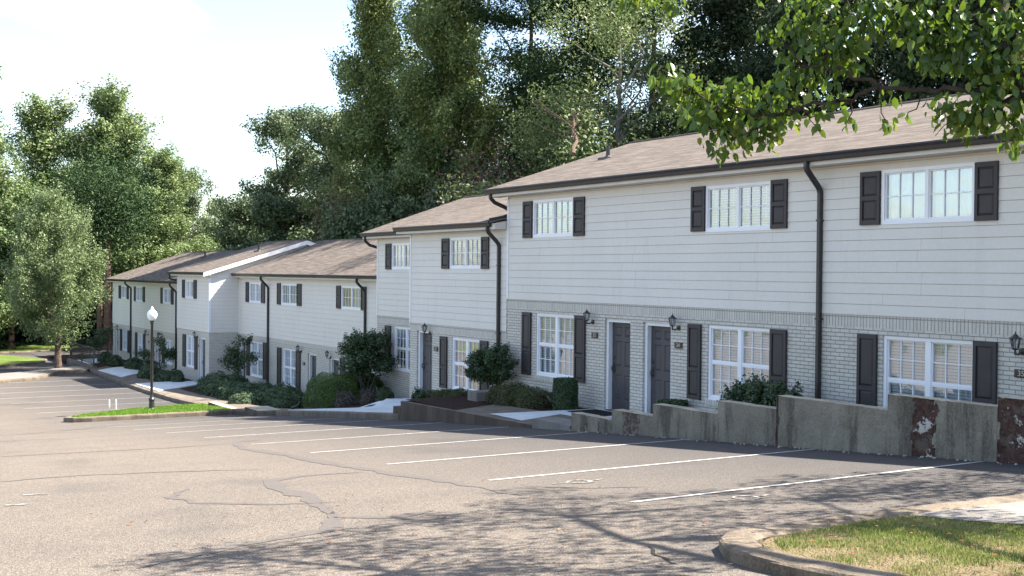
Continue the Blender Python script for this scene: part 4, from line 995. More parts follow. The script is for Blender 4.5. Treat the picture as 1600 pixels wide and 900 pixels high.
def crown_pts(rg, env, H, base, n_cl, per, cr, flat=.8, fill=.35, spire=0, nbf=9, bz=.75):
    """sprays of leaves: each clump is a short feathery branch end that points outward and up"""
    bo = []; off = rg.uniform(0, 50); nb = max(10, n_cl//nbf)
    while len(bo) < nb:     # boughs: separate masses with gaps between them
        t_ = rg.uniform(0, 1); e = env(t_)
        if rg.random() > (e/max(env(.35), .1)+.15): continue
        th = rg.uniform(0, 2*math.pi)
        lob = 1+.6*noise.noise(Vector((math.cos(th)*1.3+off, math.sin(th)*1.3, t_*H*.32)))
        r = e*lob*(1-fill*rg.random()**1.4)*.88 if rg.random() > .2 else e*rg.random()*.6
        bo.append((r*math.cos(th), r*math.sin(th), base+(H-base)*t_))
    if spire:
        for q in range(spire): tt = 1-.05*q; bo.append((env(tt)*.3*rg.normal(), env(tt)*.3*rg.normal(), base+(H-base)*(tt-.02)))
    nb = len(bo); bo = np.array(bo); br = cr*rg.uniform(.75, 1.5, nb); cl = []
    while len(cl) < n_cl:
        b = int(rg.integers(nb)); q = rg.normal(0, 1, 3); q /= np.linalg.norm(q); q[2] = abs(q[2])*.9-.25; q *= br[b]*1.15
        cl.append(tuple(bo[b]+q*np.array([1.15, 1.15, bz])))
    cl = np.array(cl)
    rr = cr*rg.uniform(.5, 1.4, len(cl)); npc = np.maximum(4, (per*(rr/cr)**2).astype(int))
    ax = cl.copy(); ax[:, 2] = 0; ax /= np.linalg.norm(ax, axis=1)[:, None]+1e-6; ax[:, 2] = rg.uniform(.1, 1.5, len(cl))+.9*(cl[:, 2]/H)**2; ax += rg.normal(0, .3, ax.shape); ax /= np.linalg.norm(ax, axis=1)[:, None]
    idx = np.repeat(np.arange(len(cl)), npc); m = len(idx)
    d = rg.normal(0, 1, (m, 3)); d /= np.linalg.norm(d, axis=1)[:, None]
    d2 = d*(rg.random(m)**.5)[:, None]*rr[idx][:, None]; d2[:, 2] *= flat
    along = (d2*ax[idx]).sum(1); d2 += ax[idx]*(along*.9)[:, None]
    tap = np.clip(1.15-.5*along/rr[idx], .35, 1.6); perp = d2-ax[idx]*((d2*ax[idx]).sum(1))[:, None]; d2 = d2-perp+perp*tap[:, None]*.8
    C = cl[idx]+d2; return C, d, cl

def limb(mb, a, b, r0, r1, rg, n=5, wob=.12, sides=6, mi=0):
    a = Vector(a); b = Vector(b); L = (b-a).length; pts = []
    for i in range(n+1):
        t_ = i/n; p = a.lerp(b, t_)
        if 0 < i < n: p += Vector((rg.normal(0, wob), rg.normal(0, wob), rg.normal(0, wob*.5)))*L*.25
        pts.append(p)
    mb.tube(pts, [r0+(r1-r0)*i/n for i in range(n+1)], sides, mi); return pts

ENV = {
 'gum': lambda t_: (1-t_)**.8*min(1.15, .75+t_*2.)*(.9+.10*math.sin(t_*19))+.03,
 'oak': lambda t_: max(0, 1-abs(t_-.42)**2*2.6)*(.85+.15*math.sin(t_*17)),
 'pine': lambda t_: (1-t_)**.6*(.5+.5*abs(math.sin(t_*14))),
 'willow': lambda t_: max(0.05, 1-abs(t_-.55)**2*3.2),
 'bush': lambda t_: max(0.1, (1-t_**2)**.5),
 'maple': lambda t_: max(.05, (max(0, math.sin((t_*.9+.07)*math.pi)))**.62*(1.05-.35*t_)),
 'dark': lambda t_: max(.1, (1-t_**2.2)**.6),
}
PROTO = {}
def make_tree(kind, var, mat, bark, H=1., R=1., n_cl=150, per=200, leafs=.2, cr=.75, base=.1, flat=.75, lean=0, limbs=14, trunk_r=.2, aspect=.62, up=.35, bare=0):
    """builds a tree of real size H x R at the origin"""
    rg = np.random.default_rng(abs(hash_(kind))*7+var*131+5)
    env0 = ENV[kind]; env = lambda t_: env0(t_)*R
    C, d, cl = crown_pts(rg, env, H, H*base, n_cl, per, cr, flat, .35, 5 if kind in ('gum', 'pine') else 0, 6 if kind in ('gum', 'maple') else 9, 1.5 if kind in ('gum', 'maple') else .75)
    root = bpy.data.objects.new('tree', None); COL.objects.link(root); ORG[root.name] = Vector((0, 0, 0))
    if lean: C[:, 0] += lean*(C[:, 2]/H)**2*H; cl[:, 0] += lean*(cl[:, 2]/H)**2*H
    V = leaf_cloud(C, d, leafs, rg, up, aspect)
    np_mesh('crown', V, quads(len(C)), mat, root)
    mb = MB(); top = Vector((lean*H*.9, 0, H*.93)); tp = []
    for i in range(9):
        t_ = i/8; tp.append(Vector((lean*H*t_*t_+rg.normal(0, .06), rg.normal(0, .06), -.4+(H*.95+.4)*t_)))
    mb.tube(tp, [trunk_r*(1.25 if i == 0 else 1)*(1-.88*i/8) for i in range(9)], 10)
    sel = rg.choice(len(cl), min(limbs, len(cl)), replace=False)
    for s_ in sel:
        c = cl[s_]; z0 = max(H*.08, c[2]-R*rg.uniform(.3, .9)); t_ = min(1, z0/(H*.95))
        limb(mb, (lean*H*t_*t_, 0, z0), c, trunk_r*.42*(1-t_*.6), .015, rg, 5, .22)
    for k in range(bare):
        s_ = cl[rg.integers(len(cl))]*np.array([1.12, 1.12, 1.02]); z0 = max(H*.15, s_[2]-R*1.0); t_ = z0/H
        p = limb(mb, (lean*H*t_*t_, 0, z0), s_, trunk_r*.3, .012, rg, 6, .25)
        for q in range(6):
            a = p[rg.integers(2, 6)]; limb(mb, a, a+Vector((rg.normal(0, .7), rg.normal(0, .7), rg.uniform(.1, 1.1))), .02, .005, rg, 3, .2, 4)
    mb.build('trunk', bark, root)
    return root
def hash_(s): 
    h = 0
    for c in s: h = (h*31+ord(c)) % 9973
    return h
def copy_tree(src, parent=None):
    c = src.copy(); COL.objects.link(c)
    if parent is not None: c.parent = parent
    for ch in list(src.children): copy_tree(ch, c)
    return c
KIND = {
 'gum':   dict(kind='gum', mat='leaf_gum', bark='bark', H=17, R=3.2, n_cl=430, per=230, leafs=.145, cr=.60, base=.06, limbs=20, trunk_r=.26, flat=1.0),
 'tulip': dict(kind='gum', mat='leaf_tulip', bark='bark', H=21, R=4.6, n_cl=620, per=200, leafs=.155, cr=.66, base=.05, limbs=24, trunk_r=.3, flat=1.0),
 'oak':   dict(kind='oak', mat='leaf_oak', bark='bark', H=14, R=4.2, n_cl=360, per=220, leafs=.15, cr=.70, base=.08, limbs=26, trunk_r=.3, flat=.6),
 'pine':  dict(kind='pine', mat='leaf_pine', bark='bark', H=19, R=3.0, n_cl=330, per=220, leafs=.155, cr=.72, base=.10, limbs=34, trunk_r=.24, flat=.55, aspect=.35),
 'willow':dict(kind='willow', mat='leaf_willow', bark='bark_pale', H=13, R=3.8, n_cl=330, per=100, leafs=.13, cr=.62, base=.18, limbs=24, trunk_r=.2, flat=.9, aspect=.4, bare=16),
 'bush':  dict(kind='bush', mat='leaf_bright', bark='bark', H=7, R=2.3, n_cl=200, per=120, leafs=.14, cr=.48, base=.04, limbs=10, trunk_r=.1),
 'under': dict(kind='dark', mat='leaf_oak', bark='bark', H=9, R=3.4, n_cl=300, per=140, leafs=.20, cr=.70, base=.02, limbs=10, trunk_r=.2),
 'dark':  dict(kind='dark', mat='leaf_dark', bark='bark_dark', H=16, R=4.0, n_cl=620, per=150, leafs=.15, cr=.62, base=.04, limbs=26, trunk_r=.3, flat=.8),
 'maple': dict(kind='maple', mat='leaf_maple', bark='bark', H=8.6, R=2.9, n_cl=620, per=130, leafs=.10, cr=.40, base=.20, limbs=30, trunk_r=.2, flat=1.),
 'far':   dict(kind='oak', mat='leaf_far', bark='bark_pale', H=13, R=4.0, n_cl=200, per=110, leafs=.26, cr=.80, base=.06, limbs=14, trunk_r=.2, flat=.7),
}
protos = {}
for k, d_ in KIND.items():
    for v in range(2 if k in ('gum', 'oak', 'dark', 'under', 'pine') else 1):
        protos[(k, v)] = [make_tree(var=v+3, **d_), False]
def plant_tree(k, v, x, y, z, H, R, rot, name, label, cat='tree', group=None, lean=0):
    pr, used = protos[(k, v)]
    o = pr if not used else copy_tree(pr)
    protos[(k, v)][1] = True
    o.name = name; o.location = (x, y, z); o.rotation_euler = (0, 0, rot); d_ = KIND[k]
    o.scale = (R/d_['R'], R/d_['R'], H/d_['H'])
    tag(o, label, cat, group); return o
GB = 'trees of the wood behind the townhouses'; GL = 'trees beyond the lawns on the left'
gz2 = lambda x, y: gz(x, y)
T = [ # kind,var,X,Y,H,R,rot,label
 ('gum', 0, -84.6, 10.4, 18.6, 4.2, 0, 'broadleaf tree cut by the left edge of the picture', GL),
 ('gum', 1, -91.0, 16.3, 17.4, 4.6, 1, 'slim tall tree just right of the one at the left edge', GL),
 ('oak', 0, -95.0, 19.4, 16.4, 4.4, 2, 'rounder tree in the left group with a paler green crown', GL),
 ('gum', 0, -90.5, 20.9, 18.9, 4.8, 3, 'tallest pointed tree in the left group beyond the lawn', GL),
 ('gum', 1, -89.5, 24.2, 14.3, 4.0, 4, 'shorter tree in the left group just behind the farthest townhouse roof', GL),
 ('oak', 1, -98.0, 28.2, 14.6, 3.6, 5, 'narrow tree at the right end of the left group', GL),
 ('under', 0, -93, 22.4, 11, 3.6, 2.2, 'dense low tree filling the middle of the left group', GL),
 ('oak', 0, -78.0, 29.9, 17.2, 5.2, 1, 'broad dark oak-like tree standing out against the sky left of the tall pair', GB),
 ('oak', 1, -71.0, 31.0, 16.6, 5.0, 2, 'dark layered tree between the broad oak-like tree and the tall pair', GB),
 ('tulip', 0, -63.7, 30.1, 23.0, 4.7, 4, 'left tree of the tall pointed pair above the roofs', GB),
 ('gum', 1, -60.0, 32.0, 23.5, 4.8, 2, 'slimmer pointed tree set behind the tall pair', GB),
 ('tulip', 0, -55.8, 30.9, 24.0, 4.5, 5, 'right tree of the tall pointed pair, with light green sides', GB),
 ('under', 0, -82.0, 31.5, 9.6, 4.2, 1, 'low dark tree at the left foot of the wood beside the open sky', GB),
 ('under', 1, -72.5, 27.6, 9.6, 3.8, 3, 'low bushy tree behind the white rake board of the projecting townhouse', GB),
 ('under', 0, -63.0, 28.0, 9.4, 3.8, 5, 'low bushy tree behind the two roof vents of the middle townhouse', GB),
 ('under', 1, -55.5, 27.4, 10.2, 3.4, 1, 'dark low tree under the right tree of the tall pair', GB),
 ('under', 0, -49.7, 28.0, 9.5, 3.0, 2, 'dark low tree left of the dead reddish tree', GB),
 ('pine', 0, -53.0, 34.0, 24.5, 4.4, 1, 'dark pine just right of the tall pointed pair', GB),
 ('pine', 1, -48.5, 34.5, 24.0, 4.4, 4, 'second dark pine, farther right than the one beside the pointed pair', GB),
 ('pine', 0, -43.8, 35.0, 22.0, 4.6, 2, 'third dark pine, seen behind the grey-green leaning tree', GB),
 ('willow', 0, -38.0, 28.6, 16.6, 5.0, .5, 'airy grey-green tree with bare pale limbs above the left end of the nearest roof', GB),
 ('bush', 0, -40.4, 28.0, 7.0, 2.6, 1, 'bright green small tree right behind the nearest roof end', GB),
 ('bush', 0, -43.6, 28.6, 6.2, 2.3, 3, 'bright green bush between the second roof and the bright small tree', GB),
 ('bush', 0, -36.0, 27.6, 6.6, 1.9, 5, 'bright green sapling at the foot of the airy grey-green tree', GB),
 ('dark', 0, -35.0, 32.6, 17.0, 4.2, 1, 'dark evergreen left-most of the row behind the nearest roof', GB),
 ('dark', 1, -30.4, 31.2, 16.6, 4.0, 2, 'dark evergreen second in the row behind the nearest roof', GB),
 ('dark', 0, -26.4, 32.0, 17.0, 4.0, 4, 'dark evergreen third in the row, behind the tip of the overhanging branch', GB),
 ('dark', 1, -22.4, 31.6, 16.0, 4.0, 5, 'dark evergreen fourth in the row, behind the middle of the overhanging branch', GB),
 ('dark', 0, -18.6, 32.0, 16.0, 4.0, 3, 'dark evergreen at the right edge, behind the thick limb', GB),
 ('pine', 0, -38.5, 36.0, 20.0, 5.0, 6, 'fourth dark pine, farthest right, showing through the airy grey-green tree', GB),
 ('under', 0, -57.5, 37.5, 16, 5.0, 3, 'dark tall filler tree deep in the wood between the pointed pair and the pines', GB),
 ('far', 0, -132.0, 42.8, 13.4, 3.2, 1, 'pale distant tree rising in the gap between the left group and the wood', GL),
 ('far', 0, -124.0, 38.0, 11.4, 3.2, 3, 'pale distant tree just left of the one in the sky gap', GL),
 ('far', 0, -127.0, 45.5, 10.5, 3.4, 5, 'pale distant tree just right of the one in the sky gap', GL),
 ('far', 0, -118.0, 41.0, 10.5, 3.8, 2, 'pale distant tree low above the brown roof ridge', GL),
 ('far', 0, -140.0, 12.0, 11.0, 5.0, 2, 'pale distant tree on the horizon at the left edge', GL),
]
for i, (k, v, x, y, H, R, rot, lab, grp) in enumerate(T):
    plant_tree(k, v, x, y, gz2(x, y)-.1 if x < -20 else -1.5, H, R, rot*1.07, {'pine': 'pine_tree', 'bush': 'small_tree', 'dark': 'evergreen_tree', 'willow': 'leaning_tree'}.get(k, 'broadleaf_tree'), lab, group=grp)
plant_tree('maple', 0, -65.4, 12.3, lot(-65, 12.3)+.05, 8.9, 2.8, .4, 'shade_tree', 'small dense shade tree alone at the end of the lot, left of the townhouses')

# tall trunk seen beside the far end of the row
def bare_trunk(x, y, h, r, lab):
    rg = np.random.default_rng(int(abs(x*10))); m = MB(); z = gz(x, y)
    m.tube([(x, y, z-.3), (x+.03, y, z+h*.3), (x-.05, y, z+h*.6), (x, y, z+h)], [r*1.25, r, r*.9, r*.6], 12)
    o = thing('pine_tree', (x, y, z), lab, 'tree', GL); m.build('trunk', 'bark_red', o)
    n = 9000; c = rg.normal(0, 1, (n, 3))*np.array([1.5, 1.5, 1.6])+np.array([0, 0, h+.6]); np_mesh('crown', leaf_cloud(c, c*0, .26, rg, .3, .3), quads(n), 'leaf_pine', o)
bare_trunk(-82.0, 18.7, 9, .24, 'thick reddish pine trunk just left of the farthest townhouse')
bare_trunk(-84.3, 13.0, 7, .16, 'slender reddish pine trunk at the back of the far lawn')
bare_trunk(-83.0, 18.4, 9, .17, 'thinner trunk standing beside the thick reddish pine trunk')

# dead reddish tree with bare twigs
rg = np.random.default_rng(11); dt = thing('dead_tree', (-45.5, 27.0, -3.0), 'dead reddish-brown tree with bare pale twigs behind the second roof', 'tree', GB)
mb = MB()
for k in range(26):
    e = (rg.normal(0, 1.5), rg.normal(0, 1.0), rg.uniform(4.2, 8.6)); p = limb(mb, (rg.normal(0, .2), rg.normal(0, .2), rg.uniform(.2, 3)), e, .06, .014, rg, 6, .2, 5)
    for q in range(10):
        a = p[rg.integers(2, 7)]; b = a+Vector((rg.normal(0, .6), rg.normal(0, .6), rg.uniform(0, 1.))); pp = limb(mb, a, b, .018, .006, rg, 3, .2, 4)
o = mb.build('branches', 'bark_pale', None, org=(0, 0, 0)); o.parent = dt; ORG[o.name] = ORG[dt.name]
n = 5200; c = rg.normal(0, 1, (n, 3))*np.array([1.5, 1.1, 1.5])+np.array([0, 0, 5.2]); np_mesh('dead_leaves', leaf_cloud(c, c*0, .17, rg, .0, .5), quads(n), 'leaf_dead', dt)
# tan half-dead crown left of it
tt = thing('small_tree', (-60.2, 26.4, -4.5), 'tan and yellowing small tree in front of the tall pointed pair', 'tree', GB)
mb = MB(); limb(mb, (0, 0, 0), (.5, 0, 7.5), .12, .03, rg, 6, .1)
for k in range(14): limb(mb, (.1, 0, rg.uniform(2, 5)), (rg.normal(0, 1.1), rg.normal(0, 1), rg.uniform(5, 9)), .05, .012, rg, 5, .2, 5)
o = mb.build('branches', 'bark_pale', None); o.parent = tt
n = 3800; c = rg.normal(0, 1, (n, 3))*np.array([1.0, .9, 1.2])+np.array([0, 0, 6.6]); np_mesh('crown', leaf_cloud(c, c*0, .2, rg, .2, .5), quads(n), 'leaf_tan', tt)
# fallen limb hanging over the roof ridge
mb = MB(); limb(mb, (-37.6, 26.2, 6.3), (-29.6, 20.6, 3.65), .035, .07, rg, 8, .02, 8); limb(mb, (-35.0, 24.3, 5.4), (-37.5, 23.6, 6.6), .035, .012, rg, 5, .08); limb(mb, (-33.2, 23.2, 4.9), (-35, 22.5, 6.3), .03, .01, rg, 5, .08)
for k in range(14):
    t_ = rg.uniform(.2, .9); a = Vector((-37.6, 26.2, 6.3)).lerp(Vector((-29.6, 20.6, 3.65)), t_); limb(mb, a, a+Vector((rg.normal(0, .8), rg.normal(0, .6), rg.uniform(0, 1.3))), .02, .006, rg, 4, .2, 4)
tag(mb.build('fallen_limb', 'bark'), 'bare grey limb leaning down on the left end of the nearest roof ridge', 'branch')

# undergrowth masses
def mass(name, boxes, n, size, mat, lab, seed):
    rg = np.random.default_rng(seed); Cs = []
    tot = sum((b[1]-b[0])*b[5] for b in boxes)
    for x0, x1, y0, y1, zb, h in boxes:
        k = int(n*(x1-x0)*h/tot); x = rg.uniform(x0, x1, k); t_ = (x-x0)/(x1-x0); y = y0+(y1-y0)*t_+rg.normal(0, .7, k)
        hh = h*(.72+.28*np.sin(x*.9)*np.cos(x*.37)+.12*np.sin(x*2.7))
        z = np.array([gz(a, b) for a, b in zip(x, y)]) + hh*rg.uniform(0, 1, k)**.8
        Cs.append(np.stack([x, y, z], 1))
    C = np.concatenate(Cs); V = leaf_cloud(C, C*0+np.array([.2, -.6, .3]), size, rg, .3, .65)
    tag(np_mesh(name, V, quads(len(C)), mat), lab, 'undergrowth', kind='stuff')
mass('undergrowth', [(-112, -84, 3, 21.5, 0, 4.6), (-112, -84, -6, 12, 0, 4.4), (-106, -80, 12, 27, 0, 4.6)], 60000, .34, 'leaf_dark', 'dark thicket at the back of the far lawn on the left', 5)
mass('undergrowth', [(-92, -48, 38, 37, 0, 8.5), (-52, -12, 37, 37, 0, 11), (-95, -60, 34, 32, 0, 6.5)], 80000, .45, 'leaf_dark', 'dark undergrowth of the wood behind the townhouses', 6)
mass('undergrowth', [(-200, -105, -25, 70, 0, 6.5)], 16000, .9, 'leaf_far', 'hazy low tree line on the horizon at the left', 7)

# ------------------------------------------------------------------ shrubs
def shrub(kind, x, y, z, r, h, label, group=None, name='shrub', seed=0, ry=None):
    rg = np.random.default_rng(seed+int(abs(x*100))); o = thing(name, (x, y, z), label, 'shrub', group)
    mat, size, npm, asp, lump = {'box': ('leaf_box', .035, 2600, .6, .05), 'dense': ('leaf_shrub', .045, 1900, .55, .07), 'low': ('leaf_low', .04, 2200, .5, .08), 'spread': ('leaf_spread', .065, 1300, .35, .12),
                      'grey': ('leaf_grey', .05, 700, .25, .2), 'holly': ('leaf_shrub', .06, 1500, .5, .16)}[kind]
    ry = ry or r; area = 2*math.pi*max(r, .2)*max(h, r*.8); far = abs(x) > 34
    if far: size *= 1.7; npm *= .42
    n = int(npm*area*1.5); d = rg.normal(0, 1, (n, 3)); d[:, 2] = np.abs(d[:, 2]); d /= np.linalg.norm(d, axis=1)[:, None]
    e = np.sign(d)*np.abs(d)**(.72 if kind in ('box', 'low') else .9)
    lum = np.array([1+lump*2.2*noise.noise(Vector((q[0]*2.6+x, q[1]*2.6, q[2]*2.6+y))) + lump*noise.noise(Vector((q[0]*7+x, q[1]*7, q[2]*7))) for q in d])
    rad = lum*(1-.16*rg.random(n)**2) + (np.abs(rg.normal(0, .05, n)) if kind not in ('box', 'dense') else np.abs(rg.normal(0, .015, n)))
    C = e*rad[:, None]*np.array([r, ry, h]); C[:, 2] += .02
    V = leaf_cloud(C, d*1.2, size, rg, .1, asp); np_mesh('foliage', V, quads(n), mat, o)
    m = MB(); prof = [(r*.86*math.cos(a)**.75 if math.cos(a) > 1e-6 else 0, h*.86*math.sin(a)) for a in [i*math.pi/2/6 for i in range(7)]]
    m.lathe((x, y, z), prof, 14); c_ = m.build('dark_core', 'bark_dark', o, smooth=True)  # solid dark core in place of the bush's shaded inside
    if ry != r: c_.scale = (1, ry/r, 1)
    return o
def tree_shrub(x, y, z, H, R, base, label, seed, n_stem=6, mat='leaf_shrub', n_cl=90, per=90, ls=.085, spread=.5):
    rg = np.random.default_rng(seed); o = thing('shrub_tree', (x, y, z), label, 'shrub')
    env = lambda t_: max(.05, math.sin(min(1, t_*.86+.14)*math.pi)**.5)*R
    C, d, cl = crown_pts(rg, env, H, base, n_cl, per, R*.26, .85)
    np_mesh('foliage', leaf_cloud(C, d, ls, rg, .3, .5), quads(len(C)), mat, o)
    mb = MB()
    for k in range(n_stem):
        a = rg.uniform(0, 6.28); e = (math.cos(a)*R*spread, math.sin(a)*R*spread, base+(H-base)*rg.uniform(.2, .6))
        limb(mb, (rg.normal(0, .06), rg.normal(0, .06), -.05), e, .022*max(1, R), .010, rg, 5, .08, 6)
    q = mb.build('stem', 'bark_pale', None); q.parent = o
    return o
GD = 'clipped shrubs before the far townhouses'; GC = 'spreading shrubs before the middle townhouse'
yz = yard
for (x, y, r, h, k, lab) in [(-69.0, 15.6, .42, .62, 'dense', 'dark round shrub farthest left along the row, next to the railing'),
    (-65.9, 15.4, .46, .62, 'dense', 'dark round shrub left one of the pair by the first far walkway'),
    (-63.6, 15.9, .50, .68, 'dense', 'dark round shrub right one of the pair by the first far walkway'),
    (-57.2, 15.0, .52, .62, 'dense', 'dark clipped shrub seen just left of the lamp pole'), (-56.2, 15.3, .36, .40, 'dense', 'small low shrub just right of the lamp pole'),
    (-54.9, 15.3, .40, .52, 'dense', 'round shrub under the lower window of the projecting townhouse'), (-54.1, 15.5, .30, .60, 'dense', 'slim upright shrub beside the door of the projecting townhouse')]:
    shrub(k, x, y, yz(x, y)-.03, r, h, lab, GD)
for (x, y, r, h, lab) in [(-48.6, 15.6, .85, .85, 'leftmost of the spreading shrubs, behind the sidewalk'), (-46.2, 15.0, .75, .72, 'spreading shrub second from the left'), (-49.6, 16.6, .7, .75, 'spreading shrub at the back left against the brick'),
    (-43.2, 14.9, .90, .80, 'spreading shrub in the middle of the group'), (-40.2, 15.2, 1.0, .88, 'largest spreading shrub at the right of the group'), (-44.6, 16.2, .8, .75, 'spreading shrub at the foot of the slim crape myrtle'),
    (-40.4, 14.1, .65, .42, 'lowest spreading shrub at the front edge of the bed'), (-37.4, 14.2, .30, .34, 'smallest isolated shrub right of the spreading group')]:
    shrub('spread', x, y, yz(x, y)-.03, r, h*.82, lab, GC)
tree_shrub(-49.4, 16.9, yz(-49.4, 16.9), 2.15, .72, .75, 'slim multi-stemmed crape myrtle before the middle townhouse', 3, 7, 'leaf_shrub', 60, 45, .10)
tree_shrub(-61.2, 16.7, yz(-61.2, 16.7), 1.9, .8, .25, 'leafy upright shrub below the downspout of the farthest townhouse', 4, 5, 'leaf_shrub', 60, 50, .10)
tree_shrub(-73.0, 16.0, yz(-73, 16), 1.8, .85, .7, 'slim leafy shrub at the far left of the farthest townhouse', 5, 5, 'leaf_shrub', 40, 45, .11)
shrub('box', -33.95, 14.55, -4.35, .84, 1.12, 'large rounded clipped hedge bush before the middle townhouse', None, 'hedge_bush', ry=.8)
shrub('box', -35.0, 15.9, -4.4, .85, 1.12, 'clipped hedge bush half hidden behind the large rounded one', None, 'hedge_bush', 2)
tree_shrub(-34.05, 15.75, -4.25, 2.1, .80, 1.12, 'large dark shrub tree with several pale stems at the corner of the second townhouse', 6, 9, 'leaf_shrub', 130, 110, .085, .55)
shrub('grey', -32.75, 14.45, yz(-32.75, 14.45)-.03, .36, .44, 'left one of the two dry grey bushes beside the white walkway', 'dry grey bushes by the white walkway')
shrub('grey', -32.35, 15.1, yz(-32.35, 15.1)-.03, .36, .44, 'right one of the two dry grey bushes beside the white walkway', 'dry grey bushes by the white walkway')
shrub('dense', -31.85, 15.35, yz(-31.85, 15.35)-.03, .27, .46, 'small dark ball shrub right of the dry grey bushes')
shrub('holly', -26.4, 13.7, -3.5, .22, .50, 'small leafy plant at the left end of the low hedge')
shrub('low', -25.3, 14.2, -3.35, .55, .42, 'low flat hedge behind the raised sidewalk, left of the pale block', None, 'hedge_bush', ry=.4)
shrub('low', -26.0, 14.1, -3.45, .5, .45, 'left part of the low flat hedge beside the leafy plant', None, 'hedge_bush', 5, ry=.4)
tree_shrub(-24.6, 14.75, -3.05, 1.08, .50, .40, 'round shrub tree beside the downspout between the nearest and second townhouses', 9, 7, 'leaf_shrub', 110, 150, .06, .5)
shrub('low', -22.9, 14.25, -3.04, .50, .46, 'olive rounded low bush, left of the two before the nearest townhouse')
shrub('low', -22.2, 14.4, -3.04, .46, .40, 'olive rounded low bush, right of the two before the nearest townhouse', seed=4)
def column_shrub(x, y, z, r, h, lab):
    rg = np.random.default_rng(77); o = thing('clipped_shrub', (x, y, z), lab, 'shrub'); n = 9000
    th = rg.uniform(0, 6.283, n); t_ = rg.uniform(0, 1, n); top = rg.random(n) < .22; rr = np.where(top, r*np.sqrt(rg.random(n)), r)
    zz = np.where(top, h, h*t_); bul = 1+.06*np.sin(t_*math.pi*.9)-.10*np.clip(t_-.85, 0, 1)*3; C = np.stack([np.cos(th)*rr*bul, np.sin(th)*rr*bul, zz], 1)+rg.normal(0, .012, (n, 3))
    N = np.stack([np.cos(th)*(~top), np.sin(th)*(~top), top*1.], 1); np_mesh('foliage', leaf_cloud(C, N, .032, rg, .1, .6), quads(n), 'leaf_shrub', o)
    m = MB(); m.lathe((x, y, z), [(r*.9, 0), (r*.9, h*.93), (0, h*.95)], 16); m.build('dark_core', 'bark_dark', o)  # solid dark core again, standing for shade behind the clipped leaves
column_shrub(-21.2, 14.6, -3.03, .25, .70, 'dark clipped column shrub left of door 33')
column_shrub(-17.9, 14.9, -3.03, .28, .52, 'dark clipped shrub top showing over the wall below door 34')
shrub('holly', -14.75, 14.1, -3.0, .64, 1.20, 'glossy leafy shrub rising above the stepped wall beside the tall downspout', ry=.5)
shrub('holly', -14.2, 14.1, -3.0, .52, 1.12, 'lower right part of the glossy shrub row above the stepped wall', ry=.45, seed=9)

# ------------------------------------------------------------------ overhanging pear tree at the right
rg = np.random.default_rng(21)
TX, TY = -3.0, 7.4; TZ = lot(TX, TY)+.1
pt = thing('pear_tree', (TX, TY, TZ), 'near ornamental pear tree whose leafy branches hang in from the upper right', 'tree')
wood = MB(); tips = []
def wl(pts, r0, r1, n=4):   # smooth wooden limb through points
    P3 = [Vector(p) for p in pts]; out = []
    for a, b in zip(P3[:-1], P3[1:]):
        for i in range(n): out.append(a.lerp(b, i/n)+Vector((rg.normal(0, .012), rg.normal(0, .012), rg.normal(0, .012))))
    out.append(P3[-1]); wood.tube(out, [r0+(r1-r0)*i/(len(out)-1) for i in range(len(out))], 8); return out
#PEAR
VIS = [(-4.45,3.62,0.96,0.07,26),(-4.38,3.67,0.91,0.08,34),(-4.32,3.71,0.86,0.10,60),(-4.25,3.77,0.79,0.11,70),(-4.16,3.83,0.85,0.10,60),(-4.20,3.80,0.66,0.10,70),(-4.23,3.78,0.73,0.09,40),(-4.06,3.90,0.76,0.13,85),(-4.04,3.90,0.65,0.07,30),(-3.95,3.97,0.83,0.13,80),(-3.92,3.98,0.95,0.10,55),(-4.00,3.93,1.10,0.06,14),(-4.04,3.91,1.14,0.04,10),(-3.88,4.01,1.20,0.12,70),(-3.79,4.07,1.10,0.13,80),(-3.81,4.06,0.98,0.11,60),(-3.68,4.14,1.17,0.13,90),(-3.72,4.12,1.03,0.10,45),(-3.54,4.23,1.17,0.13,90),(-3.41,4.30,1.12,0.13,90),(-3.34,4.34,0.99,0.11,75),(-3.27,4.39,1.05,0.12,90),(-3.44,4.29,1.01,0.08,35),(-3.15,4.45,1.08,0.11,80),(-3.11,4.48,0.92,0.11,80),(-3.21,4.42,0.85,0.09,50),(-3.25,4.40,0.74,0.09,60),(-3.32,4.36,0.69,0.09,55),(-3.18,4.44,0.72,0.10,65),(-3.12,4.48,0.62,0.08,35),(-3.37,4.33,0.75,0.07,25),(-3.76,4.09,0.82,0.06,12),(-3.72,4.12,0.70,0.03,6),(-3.59,4.20,0.70,0.04,7),(-3.51,4.25,0.71,0.02,2),(-3.82,4.05,0.78,0.06,14),(-3.85,4.03,0.69,0.03,5),(-3.55,4.22,0.83,0.07,8),(-3.44,4.29,0.95,0.06,12),(-4.60,3.51,1.34,0.05,12),(-4.53,3.56,1.37,0.08,26),(-4.43,3.64,1.33,0.07,22),(-3.01,4.53,0.85,0.14,80),(-2.99,4.54,1.06,0.16,90),(-3.79,4.07,1.38,0.18,90),(-3.55,4.22,1.38,0.17,90),(-3.32,4.35,1.35,0.17,90),(-3.10,4.48,1.29,0.16,90),(-4.04,3.91,1.43,0.15,60),(-4.29,3.73,1.49,0.15,50),(-3.89,4.01,1.11,0.09,30),(-3.23,4.41,0.93,0.09,50)]
